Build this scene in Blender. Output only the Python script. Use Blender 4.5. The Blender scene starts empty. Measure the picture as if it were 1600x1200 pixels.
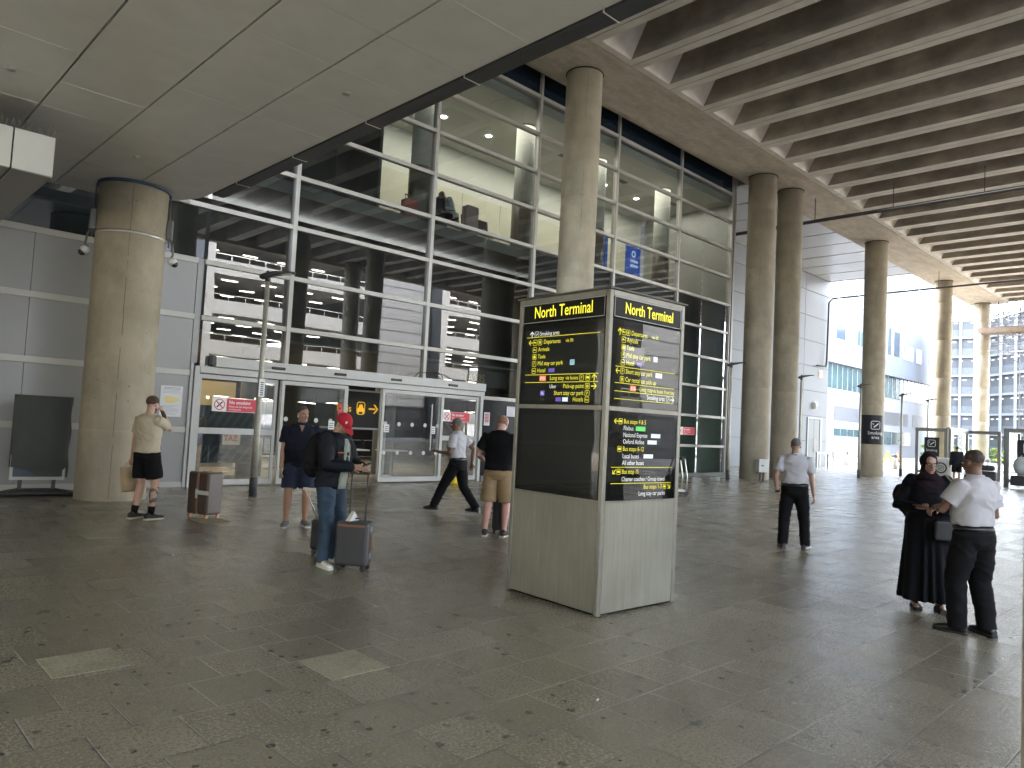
import bpy, bmesh, math, random
from mathutils import Vector, Matrix, noise
R = math.radians
random.seed(7)
SC = bpy.context.scene
COL = SC.collection
# ---------------------------------------------------------------- camera
cam_d = bpy.data.cameras.new('camera'); cam = bpy.data.objects.new('camera', cam_d); COL.objects.link(cam)
cam_d.sensor_width = 36; cam_d.lens = 1141.37/1600*36; cam_d.clip_start = .05; cam_d.clip_end = 2000
yaw, pit, rol = R(45.79), R(3.21), R(2.95)
Fw = Vector((math.cos(yaw)*math.cos(pit), math.sin(yaw)*math.cos(pit), math.sin(pit)))
Rt = Vector((math.sin(yaw), -math.cos(yaw), 0)); Up = Rt.cross(Fw)
r_ = math.cos(rol)*Rt + math.sin(rol)*Up; u_ = -math.sin(rol)*Rt + math.cos(rol)*Up
m3 = Matrix((r_, u_, -Fw)).transposed()
cam.matrix_world = Matrix.Translation((0, 0, 1.65)) @ m3.to_4x4()
SC.camera = cam
# ---------------------------------------------------------------- light
SUN_EL, SUN_AZ = R(50), R(66)      # direction towards the sun, azimuth measured from +X
w = bpy.data.worlds.new('World'); SC.world = w; w.use_nodes = True
nt = w.node_tree; bg = nt.nodes['Background']
sky = nt.nodes.new('ShaderNodeTexSky'); sky.sky_type = 'NISHITA'; sky.sun_disc = False
sky.sun_elevation = SUN_EL; sky.sun_rotation = math.pi/2 - SUN_AZ
sky.air_density = 1.0; sky.dust_density = 3.0; sky.ozone_density = 1.0
hsv = nt.nodes.new('ShaderNodeHueSaturation'); hsv.inputs['Saturation'].default_value = .5; nt.links.new(sky.outputs[0], hsv.inputs['Color']); nt.links.new(hsv.outputs[0], bg.inputs[0]); bg.inputs[1].default_value = .15
sd = bpy.data.lights.new('sun', 'SUN'); sd.energy = 2.4; sd.angle = R(.5); sd.color = (1, .95, .88)
sun = bpy.data.objects.new('sun', sd); COL.objects.link(sun)
sdir = Vector((math.cos(SUN_AZ)*math.cos(SUN_EL), math.sin(SUN_AZ)*math.cos(SUN_EL), math.sin(SUN_EL)))
sun.rotation_euler = (-sdir).to_track_quat('-Z', 'Y').to_euler()
vs = SC.view_settings; vs.view_transform = 'Standard'; vs.look = 'None'; vs.gamma = 1; vs.exposure = 5.3
cy = SC.cycles
cy.max_bounces = 8; cy.diffuse_bounces = 5; cy.glossy_bounces = 4; cy.transparent_max_bounces = 16; cy.transmission_bounces = 4
cy.sample_clamp_indirect = 8; cy.caustics_reflective = False; cy.caustics_refractive = False
cy.use_denoising = True
try: cy.denoiser = 'OPENIMAGEDENOISE'
except Exception: pass
# ---------------------------------------------------------------- materials
MATS = {}
def mat(name, col, rough=.6, metal=0, pits=0, spec=.5, nscale=0, namt=0, bump=0, bscale=60, emit=None, estr=0, stretch=None, n2=None, seed=0, coat=0):
    """principled material; namt darkens/lightens the colour by noise of nscale, bump is a fine relief"""
    if name in MATS: return MATS[name]
    m = bpy.data.materials.new(name); MATS[name] = m; m.use_nodes = True
    t = m.node_tree; N = t.nodes; L = t.links; b = N['Principled BSDF']
    b.inputs['Base Color'].default_value = (*col, 1); b.inputs['Roughness'].default_value = rough
    b.inputs['Metallic'].default_value = metal; b.inputs['Specular IOR Level'].default_value = spec
    b.inputs['Coat Weight'].default_value = coat
    if emit:
        b.inputs['Emission Color'].default_value = (*emit, 1); b.inputs['Emission Strength'].default_value = estr
    tc = N.new('ShaderNodeTexCoord'); mp = N.new('ShaderNodeMapping'); L.new(tc.outputs['Object'], mp.inputs[0])
    mp.inputs['Location'].default_value = (seed*3.1, seed*1.7, seed*.9)
    if stretch: mp.inputs['Scale'].default_value = stretch
    if nscale:
        n = N.new('ShaderNodeTexNoise'); n.inputs['Scale'].default_value = nscale; n.inputs['Detail'].default_value = 5; n.inputs['Roughness'].default_value = .62
        L.new(mp.outputs[0], n.inputs['Vector'])
        mr = N.new('ShaderNodeMapRange'); mr.inputs[1].default_value = .3; mr.inputs[2].default_value = .7; mr.inputs[3].default_value = 1-namt; mr.inputs[4].default_value = 1+namt
        L.new(n.outputs[0], mr.inputs[0])
        fac = mr.outputs[0]
        if n2:
            k = N.new('ShaderNodeTexNoise'); k.inputs['Scale'].default_value = n2[0]; k.inputs['Detail'].default_value = 6
            L.new(tc.outputs['Object'], k.inputs['Vector'])
            q = N.new('ShaderNodeMapRange'); q.inputs[1].default_value = .35; q.inputs[2].default_value = .65; q.inputs[3].default_value = 1-n2[1]; q.inputs[4].default_value = 1+n2[1]
            L.new(k.outputs[0], q.inputs[0]); mm = N.new('ShaderNodeMath'); mm.operation = 'MULTIPLY'; L.new(fac, mm.inputs[0]); L.new(q.outputs[0], mm.inputs[1]); fac = mm.outputs[0]
        if pits:
            vo = N.new('ShaderNodeTexVoronoi'); vo.inputs['Scale'].default_value = pits; L.new(tc.outputs['Object'], vo.inputs['Vector'])
            sp = N.new('ShaderNodeSeparateColor'); L.new(vo.outputs['Color'], sp.inputs[0])
            p3 = N.new('ShaderNodeMath'); p3.operation = 'MULTIPLY'; p3.inputs[1].default_value = .13; pw = N.new('ShaderNodeMath'); pw.operation = 'POWER'; pw.inputs[1].default_value = 6; L.new(sp.outputs[0], pw.inputs[0]); L.new(pw.outputs[0], p3.inputs[0])
            lt = N.new('ShaderNodeMath'); lt.operation = 'LESS_THAN'; L.new(vo.outputs['Distance'], lt.inputs[0]); L.new(p3.outputs[0], lt.inputs[1])
            dk = N.new('ShaderNodeMath'); dk.operation = 'MULTIPLY_ADD'; dk.inputs[1].default_value = -.55; dk.inputs[2].default_value = 1; L.new(lt.outputs[0], dk.inputs[0])
            ln = N.new('ShaderNodeTexNoise'); ln.inputs['Scale'].default_value = .9; ln.inputs['Detail'].default_value = 8; ln.inputs['Roughness'].default_value = .75; L.new(tc.outputs['Object'], ln.inputs['Vector'])
            lr = N.new('ShaderNodeMapRange'); lr.inputs[1].default_value = .52; lr.inputs[2].default_value = .68; lr.inputs[3].default_value = 1; lr.inputs[4].default_value = .8; L.new(ln.outputs[0], lr.inputs[0])
            m5 = N.new('ShaderNodeMath'); m5.operation = 'MULTIPLY'; L.new(dk.outputs[0], m5.inputs[0]); L.new(lr.outputs[0], m5.inputs[1])
            m6 = N.new('ShaderNodeMath'); m6.operation = 'MULTIPLY'; L.new(fac, m6.inputs[0]); L.new(m5.outputs[0], m6.inputs[1]); fac = m6.outputs[0]
        mx = N.new('ShaderNodeVectorMath'); mx.operation = 'SCALE'; mx.inputs[0].default_value = col
        L.new(fac, mx.inputs['Scale']); L.new(mx.outputs[0], b.inputs['Base Color'])
        rr = N.new('ShaderNodeMapRange'); rr.inputs[3].default_value = max(0, rough-.08); rr.inputs[4].default_value = min(1, rough+.08)
        L.new(n.outputs[0], rr.inputs[0]); L.new(rr.outputs[0], b.inputs['Roughness'])
    if bump:
        n = N.new('ShaderNodeTexNoise'); n.inputs['Scale'].default_value = bscale; n.inputs['Detail'].default_value = 4
        L.new(mp.outputs[0], n.inputs['Vector']); bp = N.new('ShaderNodeBump'); bp.inputs['Strength'].default_value = bump; bp.inputs['Distance'].default_value = .01
        L.new(n.outputs[0], bp.inputs['Height']); L.new(bp.outputs[0], b.inputs['Normal'])
    return m
def glass(name, tint=(.75, .8, .78), boost=1.6, wave=.0, wscale=1.2, rough=.0, base=.0):
    """thin architectural glass: part clear, part mirror by angle, two faces' worth of reflection"""
    if name in MATS: return MATS[name]
    m = bpy.data.materials.new(name); MATS[name] = m; m.use_nodes = True
    t = m.node_tree; N = t.nodes; L = t.links; N.remove(N['Principled BSDF'])
    out = N['Material Output']
    tr = N.new('ShaderNodeBsdfTransparent'); tr.inputs[0].default_value = (*tint, 1)
    gl = N.new('ShaderNodeBsdfGlossy'); gl.inputs['Roughness'].default_value = rough; gl.inputs['Color'].default_value = (.93, .95, .97, 1)
    fr = N.new('ShaderNodeFresnel'); fr.inputs['IOR'].default_value = 1.52
    # Fresnel of a back face would be total reflection; use the facing angle both ways
    ge = N.new('ShaderNodeNewGeometry')
    vm = N.new('ShaderNodeVectorMath'); vm.operation = 'DOT_PRODUCT'; L.new(ge.outputs['Incoming'], vm.inputs[0]); L.new(ge.outputs['Normal'], vm.inputs[1])
    ab = N.new('ShaderNodeMath'); ab.operation = 'ABSOLUTE'; L.new(vm.outputs['Value'], ab.inputs[0])
    om = N.new('ShaderNodeMath'); om.operation = 'SUBTRACT'; om.inputs[0].default_value = 1; L.new(ab.outputs[0], om.inputs[1])
    pw = N.new('ShaderNodeMath'); pw.operation = 'POWER'; pw.inputs[1].default_value = 5; L.new(om.outputs[0], pw.inputs[0])
    ml = N.new('ShaderNodeMath'); ml.operation = 'MULTIPLY_ADD'; ml.inputs[1].default_value = .96*boost; ml.inputs[2].default_value = .042*boost+base; ml.use_clamp = True
    L.new(pw.outputs[0], ml.inputs[0])
    N.remove(fr)
    if wave:
        tc = N.new('ShaderNodeTexCoord'); n = N.new('ShaderNodeTexNoise'); n.inputs['Scale'].default_value = wscale; n.inputs['Detail'].default_value = 0
        L.new(tc.outputs['Object'], n.inputs['Vector']); bp = N.new('ShaderNodeBump'); bp.inputs['Strength'].default_value = 1; bp.inputs['Distance'].default_value = wave
        L.new(n.outputs[0], bp.inputs['Height']); L.new(bp.outputs[0], gl.inputs['Normal'])
    mx = N.new('ShaderNodeMixShader'); L.new(ml.outputs[0], mx.inputs[0]); L.new(tr.outputs[0], mx.inputs[1]); L.new(gl.outputs[0], mx.inputs[2])
    L.new(mx.outputs[0], out.inputs[0])
    return m
# ---------------------------------------------------------------- mesh helpers
def wm(o):
    m = Matrix.Identity(4)
    while o is not None:
        m = o.matrix_basis @ m; o = o.parent
    return m
class MB:
    def __init__(s): s.v = []; s.f = []; s.m = []; s.sm = []
    def add(s, vs, fs, mi=0, sm=False):
        b = len(s.v); s.v += [tuple(x) for x in vs]
        for f in fs: s.f.append([i+b for i in f]); s.m.append(mi); s.sm.append(sm)
        return s
    def box(s, x0, x1, y0, y1, z0, z1, mi=0):
        return s.add([(x0,y0,z0),(x1,y0,z0),(x1,y1,z0),(x0,y1,z0),(x0,y0,z1),(x1,y0,z1),(x1,y1,z1),(x0,y1,z1)],
            [(0,3,2,1),(4,5,6,7),(0,1,5,4),(1,2,6,5),(2,3,7,6),(3,0,4,7)], mi)
    def hexa(s, p, mi=0): # 8 points, bottom ring then top ring
        return s.add(p, [(0,3,2,1),(4,5,6,7),(0,1,5,4),(1,2,6,5),(2,3,7,6),(3,0,4,7)], mi)
    def obox(s, c, size, rz=0, mi=0, rx=0, ry=0):
        M = Matrix.Translation(c) @ Matrix.Rotation(rz,4,'Z') @ Matrix.Rotation(ry,4,'Y') @ Matrix.Rotation(rx,4,'X')
        a, b, d = size[0]/2, size[1]/2, size[2]/2
        return s.hexa([M @ Vector(q) for q in ((-a,-b,-d),(a,-b,-d),(a,b,-d),(-a,b,-d),(-a,-b,d),(a,-b,d),(a,b,d),(-a,b,d))], mi)
    def bar(s, p, q, w=.02, h=None, mi=0):
        p = Vector(p); q = Vector(q); d = (q-p).normalized(); h = h or w
        a = d.cross(Vector((0,0,1)));  a = a.normalized() if a.length > 1e-4 else Vector((1,0,0)); b = a.cross(d)
        P = []
        for e in (p, q):
            P += [e-a*w/2-b*h/2, e+a*w/2-b*h/2, e+a*w/2+b*h/2, e-a*w/2+b*h/2]
        return s.add(P, [(0,1,2,3),(7,6,5,4),(0,4,5,1),(1,5,6,2),(2,6,7,3),(3,7,4,0)], mi)
    def ring(s, C, A, B, n=20, e=2.0):
        o = []
        for i in range(n):
            t = 2*math.pi*i/n; c, q = math.cos(t), math.sin(t)
            if e != 2: c = math.copysign(abs(c)**(2/e), c); q = math.copysign(abs(q)**(2/e), q)
            o.append(Vector(C)+Vector(A)*c+Vector(B)*q)
        return o
    def rings(s, RR, mi=0, cap=True, sm=True):
        b = len(s.v); n = len(RR[0])
        for r in RR: s.v += [tuple(x) for x in r]
        for k in range(len(RR)-1):
            for i in range(n):
                j = (i+1) % n; s.f.append([b+k*n+i, b+k*n+j, b+(k+1)*n+j, b+(k+1)*n+i]); s.m.append(mi); s.sm.append(sm)
        if cap:
            s.f.append([b+i for i in range(n)][::-1]); s.m.append(mi); s.sm.append(False)
            s.f.append([b+(len(RR)-1)*n+i for i in range(n)]); s.m.append(mi); s.sm.append(False)
        return s
    def lathe(s, prof, c=(0,0,0), n=32, mi=0, cap=True, e=2.0):
        return s.rings([s.ring((c[0], c[1], c[2]+z), (r,0,0), (0,r,0), n, e) for r, z in prof], mi, cap)
    def tube(s, pts, r, n=10, mi=0, cap=True, ends=False):
        P = [Vector(p) for p in pts]; rr = r if isinstance(r, (list, tuple)) else [r]*len(P)
        RR = []; a = None
        for i, p in enumerate(P):
            d = (P[min(i+1, len(P)-1)]-P[max(i-1, 0)]).normalized()
            if a is None:
                a = d.cross(Vector((0,0,1))) if abs(d.z) < .95 else d.cross(Vector((1,0,0)))
            a = (a - d*a.dot(d)).normalized(); b = d.cross(a)
            RR.append((p, a, b, rr[i], d))
        out = []
        if ends:
            p, a, b, q, d = RR[0]
            for t in (80, 55, 28): out.append(s.ring(p-d*q*math.sin(R(t)), a*q*math.cos(R(t)), b*q*math.cos(R(t)), n))
        for p, a, b, q, d in RR: out.append(s.ring(p, a*q, b*q, n))
        if ends:
            p, a, b, q, d = RR[-1]
            for t in (28, 55, 80): out.append(s.ring(p+d*q*math.sin(R(t)), a*q*math.cos(R(t)), b*q*math.cos(R(t)), n))
        return s.rings(out, mi, cap)
    def ell(s, c, r, mi=0, rot=None, n=16, m=10):
        RR = []
        M = rot or Matrix.Identity(3)
        for k in range(m+1):
            t = -math.pi/2+math.pi*(k if 0 < k < m else (.08 if k == 0 else m-.08))/m
            z = math.sin(t); q = math.cos(t)
            RR.append([Vector(c)+M @ Vector((r[0]*q*math.cos(2*math.pi*i/n), r[1]*q*math.sin(2*math.pi*i/n), r[2]*z)) for i in range(n)])
        return s.rings(RR, mi)
    def prism(s, poly, M, h, mi=0):
        """polygon in the local XY plane of M, pushed h along local Z"""
        n = len(poly); P = [M @ Vector((x, y, 0)) for x, y in poly] + [M @ Vector((x, y, h)) for x, y in poly]
        return s.add(P, [list(range(n))[::-1], list(range(n, 2*n))] + [(i, (i+1) % n, n+(i+1) % n, n+i) for i in range(n)], mi)
    def text(s, txt, size, M, mi=0, align='LEFT', xs=1.0, ext=0.0, bold=0.0):
        c = bpy.data.curves.new('t', 'FONT'); c.body = txt; c.size = size; c.align_x = align; c.resolution_u = 3; c.extrude = ext; c.offset = bold
        o = bpy.data.objects.new('t', c); COL.objects.link(o)
        dg = bpy.context.evaluated_depsgraph_get(); me = bpy.data.meshes.new_from_object(o.evaluated_get(dg))
        s.add([M @ Vector((v.co.x*xs, v.co.y, v.co.z)) for v in me.vertices], [list(p.vertices) for p in me.polygons], mi)
        bpy.data.objects.remove(o); bpy.data.curves.remove(c); bpy.data.meshes.remove(me)
        return s
    def build(s, name, mats, parent=None, world=True, bevel=0, label=None, kind=None, flat=False, bseg=1):
        me = bpy.data.meshes.new(name)
        vs = s.v
        if parent is not None and world:
            I = wm(parent).inverted(); vs = [tuple(I @ Vector(x)) for x in vs]
        me.from_pydata(vs, [], s.f); me.update()
        if not isinstance(mats, (list, tuple)): mats = [mats]
        for m in mats: me.materials.append(m)
        for p, mi, sm in zip(me.polygons, s.m, s.sm): p.material_index = mi; p.use_smooth = sm and not flat
        o = bpy.data.objects.new(name, me); COL.objects.link(o)
        if parent is not None: o.parent = parent
        if label: o['label'] = label
        if kind: o['kind'] = kind
        if bevel:
            b = o.modifiers.new('bevel', 'BEVEL'); b.width = bevel; b.segments = bseg; b.limit_method = 'ANGLE'; b.angle_limit = R(40)
        return o
def tag(o, label, cat, group=None):
    o['label'] = label; o['category'] = cat
    if group: o['group'] = group
    return o
def thing(name, label, cat, loc=(0,0,0), rz=0, group=None):
    o = bpy.data.objects.new(name, None); COL.objects.link(o); o.location = loc; o.rotation_euler = (0,0,rz); o.empty_display_size = .2
    return tag(o, label, cat, group)
def copy_tree(o, parent=None):
    c = o.copy(); COL.objects.link(c); c.parent = parent
    for ch in list(o.children): copy_tree(ch, c)
    return c
def dup(root, loc, rz, label=None):
    c = copy_tree(root); c.location = loc; c.rotation_euler = (0,0,rz)
    if label: c['label'] = label
    return c
def frameM(o, x, y):   # matrix from an origin and two axis directions
    x = Vector(x).normalized(); y = Vector(y); y = (y-x*y.dot(x)).normalized(); z = x.cross(y)
    m = Matrix((x, y, z)).transposed().to_4x4(); m.translation = Vector(o); return m
# ---------------------------------------------------------------- ground
def paving_mat():
    m = bpy.data.materials.new('granite_paving'); m.use_nodes = True
    t = m.node_tree; N = t.nodes; L = t.links; b = N['Principled BSDF']
    def mth(op, a, c=None, clamp=False):
        n = N.new('ShaderNodeMath'); n.operation = op; n.use_clamp = clamp
        for i, x in enumerate((a, c)):
            if x is None: continue
            if isinstance(x, (int, float)): n.inputs[i].default_value = x
            else: L.new(x, n.inputs[i])
        return n.outputs[0]
    def rng(x, a, c, d, e):
        n = N.new('ShaderNodeMapRange'); L.new(x, n.inputs[0])
        for i, q in enumerate((a, c, d, e)): n.inputs[i+1].default_value = q
        return n.outputs[0]
    def noi(scale, det=4, vec=None, rough=.6):
        n = N.new('ShaderNodeTexNoise'); n.inputs['Scale'].default_value = scale; n.inputs['Detail'].default_value = det; n.inputs['Roughness'].default_value = rough
        L.new(vec or tc.outputs['Object'], n.inputs['Vector']); return n.outputs[0]
    tc = N.new('ShaderNodeTexCoord')
    mp = N.new('ShaderNodeMapping'); L.new(tc.outputs['Object'], mp.inputs[0]); mp.inputs['Location'].default_value = (-.045+44, -1.835+.4467*100, 0)
    nd = N.new('ShaderNodeTexNoise'); nd.inputs['Scale'].default_value = 3; L.new(mp.outputs[0], nd.inputs['Vector'])
    vm = N.new('ShaderNodeVectorMath'); vm.operation = 'MULTIPLY_ADD'; L.new(nd.outputs['Color'], vm.inputs[0]); vm.inputs[1].default_value = (.006,.006,0); L.new(mp.outputs[0], vm.inputs[2])
    def brick(mort):
        br = N.new('ShaderNodeTexBrick'); L.new(vm.outputs[0], br.inputs['Vector'])
        br.inputs['Scale'].default_value = 1; br.inputs['Brick Width'].default_value = .44; br.inputs['Row Height'].default_value = .4467
        br.offset = .5; br.offset_frequency = 2; br.squash = 1
        br.inputs['Mortar Size'].default_value = mort; br.inputs['Mortar Smooth'].default_value = .3
        br.inputs['Color1'].default_value = (0,0,0,1); br.inputs['Color2'].default_value = (1,1,1,1); br.inputs['Bias'].default_value = 0
        return br
    br = brick(.005)
    tile = br.outputs['Color']; joint = br.outputs['Fac']
    # tone: per tile, blotches, fine granite grain
    n1 = noi(.35, 3); n2 = noi(2.2, 4); g = noi(48, 4, rough=.9)
    tone = mth('MULTIPLY', rng(tile, 0, 1, .9, 1.1), rng(n1, .3, .7, .86, 1.14))
    tone = mth('MULTIPLY', tone, rng(n2, .3, .7, .95, 1.05))
    tone = mth('MULTIPLY', tone, rng(g, .32, .68, .5, 1.6))
    sc = N.new('ShaderNodeVectorMath'); sc.operation = 'SCALE'; sc.inputs[0].default_value = (.225, .2, .146); L.new(tone, sc.inputs['Scale'])
    # joints: pale mortar in places, dark dirt in others
    jn = noi(.5, 2); jm = rng(jn, .47, .56, 0, 1)
    jc = N.new('ShaderNodeMix'); jc.data_type = 'RGBA'; L.new(jm, jc.inputs['Factor']); jc.inputs['A'].default_value = (.03,.028,.026,1); jc.inputs['B'].default_value = (.4,.38,.33,1)
    jb = noi(9, 3); jw = mth('MULTIPLY', joint, rng(jb, .3, .55, .4, 1))
    mx = N.new('ShaderNodeMix'); mx.data_type = 'RGBA'; L.new(jw, mx.inputs['Factor']); L.new(sc.outputs[0], mx.inputs['A']); L.new(jc.outputs['Result'], mx.inputs['B'])
    # chewing gum spots
    col = mx.outputs['Result']
    gum_all = None
    for s_, r0, thr in ((2.6, .1, .5), (6, .15, .6)):
        vo = N.new('ShaderNodeTexVoronoi'); vo.voronoi_dimensions = '2D'; vo.inputs['Scale'].default_value = s_; vo.inputs['Randomness'].default_value = 1
        dn = N.new('ShaderNodeVectorMath'); dn.operation = 'MULTIPLY_ADD'; n3 = N.new('ShaderNodeTexNoise'); n3.inputs['Scale'].default_value = 14; L.new(tc.outputs['Object'], n3.inputs['Vector'])
        L.new(n3.outputs['Color'], dn.inputs[0]); dn.inputs[1].default_value = (.016,.016,0); L.new(tc.outputs['Object'], dn.inputs[2]); L.new(dn.outputs[0], vo.inputs['Vector'])
        sp = N.new('ShaderNodeSeparateColor'); L.new(vo.outputs['Color'], sp.inputs[0])
        size = mth('MULTIPLY', mth('POWER', sp.outputs[0], 1.5), r0)
        size = mth('MULTIPLY', size, mth('GREATER_THAN', sp.outputs[1], thr-.25))
        k = mth('MULTIPLY', mth('LESS_THAN', vo.outputs['Distance'], size), 1.0)
        gum_all = k if gum_all is None else mth('MAXIMUM', gum_all, k)
    dens = rng(noi(.22, 2), .34, .5, .45, 1)
    gum = mth('MULTIPLY', mth('MULTIPLY', gum_all, dens), .85)
    gx = N.new('ShaderNodeMix'); gx.data_type = 'RGBA'; L.new(gum, gx.inputs['Factor']); L.new(col, gx.inputs['A']); gx.inputs['B'].default_value = (.02,.019,.018,1)
    L.new(gx.outputs['Result'], b.inputs['Base Color'])
    rgh = rng(g, .3, .7, .16, .34); rgh = mth('ADD', rgh, rng(tile, 0, 1, -.05, .05)); rgh = mth('ADD', rgh, mth('MULTIPLY', joint, .3))
    L.new(rgh, b.inputs['Roughness']); b.inputs['Specular IOR Level'].default_value = 1.0
    gb = noi(45, 4, rough=.85); gl = noi(2.0, 2)
    hgt = mth('ADD', mth('MULTIPLY', gb, .0045), mth('MULTIPLY', joint, -.004)); hgt = mth('ADD', hgt, mth('MULTIPLY', gl, .0012)); hgt = mth('ADD', hgt, mth('MULTIPLY', tile, .0015))
    bp = N.new('ShaderNodeBump'); bp.inputs['Strength'].default_value = .75; bp.inputs['Distance'].default_value = 1.0; L.new(hgt, bp.inputs['Height']); L.new(bp.outputs[0], b.inputs['Normal'])
    return m
PAVE = paving_mat()
asphalt = mat('asphalt', (.16,.155,.148), .85, nscale=30, namt=.25, bump=.4, bscale=120, n2=(.3,.2))
MB().box(-400, 900, -400, 900, -.3, -.012).build('ground', asphalt, kind='structure')
MB().box(-30, 64, -13.2, 31, -.3, 0).build('paving', PAVE, kind='structure')
MB().box(64.02, 140, 16, 31, -.2, .002).build('pavement', mat('pale_paving', (.3,.29,.27), .7, nscale=3, namt=.15), kind='structure')
pale = mat('pale_slab', (.33,.31,.22), .6, nscale=5, namt=.22, bump=.5, bscale=150, n2=(45,.25))
pale2 = mat('pale_slab_worn', (.23,.21,.16), .55, nscale=5, namt=.3, bump=.5, bscale=150, n2=(45,.25), seed=3)
for x, y in ((1.205, 5.03), (2.515, 4.055), (2.64, 9.96), (4.19, 4.51), (4.3, 10.7)):
    MB().box(x+.004, x+.436, y+.004, y+.44, -.02, .003).build('paving_slab', pale if y > 5 or x < 4 else pale2, kind='structure')
# litter specks: butts and scraps on the paving
lit = mat('litter_white', (.7,.7,.66), .8)
for i, (x, y, a) in enumerate(((3.62,2.83,.4), (1.3,8.1,1.1), (3.13,8.5,2), (6.0,10.9,.3))):
    tag(MB().obox((x, y, .008), (.03, .008, .008), a).build('cigarette_butt', lit),
        ['white cigarette butt on the paving nearest the camera','white cigarette butt on paving in front of the dark wheeled billboard','small white stub on the paving in front of the man in beige','small white stub near the near lamp post','small white stub in front of the black suitcase','small white stub on dark paving left of the black suitcase'][i], 'cigarette butt', 'cigarette butts dropped on the paving')
# ---------------------------------------------------------------- concrete deck overhead
def concrete(name, col, amt=.2, streak=(1,1,1), sc=1.2, joints=None, b=.35, n2=(.5,.12)):
    return mat(name, col, .82, nscale=sc, namt=amt, bump=b, bscale=35, stretch=streak, n2=n2)
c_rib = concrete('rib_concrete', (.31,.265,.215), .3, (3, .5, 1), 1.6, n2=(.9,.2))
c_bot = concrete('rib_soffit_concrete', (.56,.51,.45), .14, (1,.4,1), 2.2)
c_edge = concrete('edge_beam_concrete', (.42,.36,.285), .2, (.5,1.5,1), 1.6, n2=(5,.07))
c_dark = mat('joint_dark', (.03,.028,.025), .9)  # plain near-black for joints, bearing rings and flashings
ZS = 12.25
deck = thing('concrete_deck', 'ribbed concrete road deck overhead carried on round columns', 'bridge', (30, 0, ZS))
YE0, YE1 = 12.8, 14.9
MB().box(-14, 62.5, -13.2, 14.9, ZS+1.35, ZS+1.65).build('slab', c_rib, deck)
MB().box(-14, 62.5, -13.8, -13.2, ZS-.2, ZS+2.6).box(-14, 62.5, 14.9, 15.12, ZS+.05, ZS+2.2).build('parapet', c_edge, deck)
# edge beam in precast lengths with open joints
k = 0
x = -14.0
while x < 62:
    x1 = min(x+5.85, 62.5)
    MB().box(x+.006, x1-.006, YE0, YE1-.0, ZS, ZS+1.35).build('edge_beam', c_edge, deck)
    x = x1
MB().box(-14, 62.5, YE0-.03, YE0-.002, ZS+.03, ZS+1.35).build('joint_filler', c_dark, deck)
g0 = 16.6-1.945*23
i = 70
# join the two webs of each precast unit (trough between grooves) with its haunched end
gs = [g0+j*1.945 for j in range(i) if g0+j*1.945 > -14 and g0+j*1.945 < 62.4]
for j in range(len(gs)-1):
    a, c = gs[j]+.012, gs[j+1]-.012
    w = .29
    mb = MB(); y0, y1 = -13.2, YE0-.03; zt = ZS+1.35
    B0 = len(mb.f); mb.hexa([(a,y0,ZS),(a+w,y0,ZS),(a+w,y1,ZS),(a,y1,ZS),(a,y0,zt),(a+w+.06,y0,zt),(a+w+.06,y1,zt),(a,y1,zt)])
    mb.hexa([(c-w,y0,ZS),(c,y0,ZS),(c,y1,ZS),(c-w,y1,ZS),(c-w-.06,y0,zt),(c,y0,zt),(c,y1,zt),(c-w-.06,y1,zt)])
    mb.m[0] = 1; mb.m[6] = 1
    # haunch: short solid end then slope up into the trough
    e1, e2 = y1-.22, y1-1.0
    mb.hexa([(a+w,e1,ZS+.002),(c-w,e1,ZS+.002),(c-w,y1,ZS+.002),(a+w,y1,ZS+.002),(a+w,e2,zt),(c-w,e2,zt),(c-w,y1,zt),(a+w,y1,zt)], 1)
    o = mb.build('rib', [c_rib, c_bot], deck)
# ---------------------------------------------------------------- columns
def col_mat(name, col, seed):
    return mat(name, col, .8, nscale=2.2, namt=.13, bump=.35, bscale=28, stretch=(1,1,.35), n2=(1.3,.12), seed=seed, pits=9)
dirt = mat('concrete_seam', (.16,.145,.115), .9, nscale=6, namt=.4)
def column(x, y, r, z1, label, seed, extra=None, col=(.36,.312,.228)):
    t = thing('concrete_column', label, 'column', (x, y, 0), 0, 'round concrete columns')
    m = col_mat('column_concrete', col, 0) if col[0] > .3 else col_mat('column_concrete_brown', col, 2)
    mb = MB(); RR = []
    hs = [0, .02, 1.18, 1.2, 1.215, 1.235, 3.6, 3.612, 3.632, 6.0, 6.012, 6.03, 8.4, 8.412, 8.43, 10.8, 10.812, 10.83, z1]
    hs = [h for h in hs if h <= z1]
    if hs[-1] < z1: hs.append(z1)
    for h in hs:
        k = r-(.006 if round(h, 3) in (3.612, 6.012, 8.412, 10.812, 1.215) else 0)
        RR.append(mb.ring((x, y, h), (k,0,0), (0,k,0), 48))
    mb.rings(RR); mb.build('shaft', m, t)
    # formwork seam line down the shaft
    rnd = random.Random(seed)
    mb = MB()
    a = math.atan2(-y, -x)+.25*(rnd.random()-.3)
    h = .05
    while h < z1-.3:
        L_ = .15+rnd.random()*.9; q = .003+rnd.random()*.004; aa = a+rnd.uniform(-.01,.01)
        if rnd.random() < .7:
            d = Vector((math.cos(aa), math.sin(aa), 0)); s_ = Vector((-d.y, d.x, 0)); c0 = Vector((x, y, 0))+d*(r+.0006)
            mb.add([c0-s_*q+Vector((0,0,h)), c0+s_*q*.6+Vector((0,0,h)), c0+s_*q+Vector((0,0,min(h+L_, z1-.05))), c0-s_*q*.5+Vector((0,0,min(h+L_, z1-.05)))], [(0,1,2,3)])
        h += L_+rnd.random()*.3
    mb.build('seam', dirt, t)
    if z1 > 8:
        MB().lathe([(r+.03, z1-.03), (r+.03, z1-.001)], (x, y, 0), 48).build('bearing_ring', c_dark, t)
    return t
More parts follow.
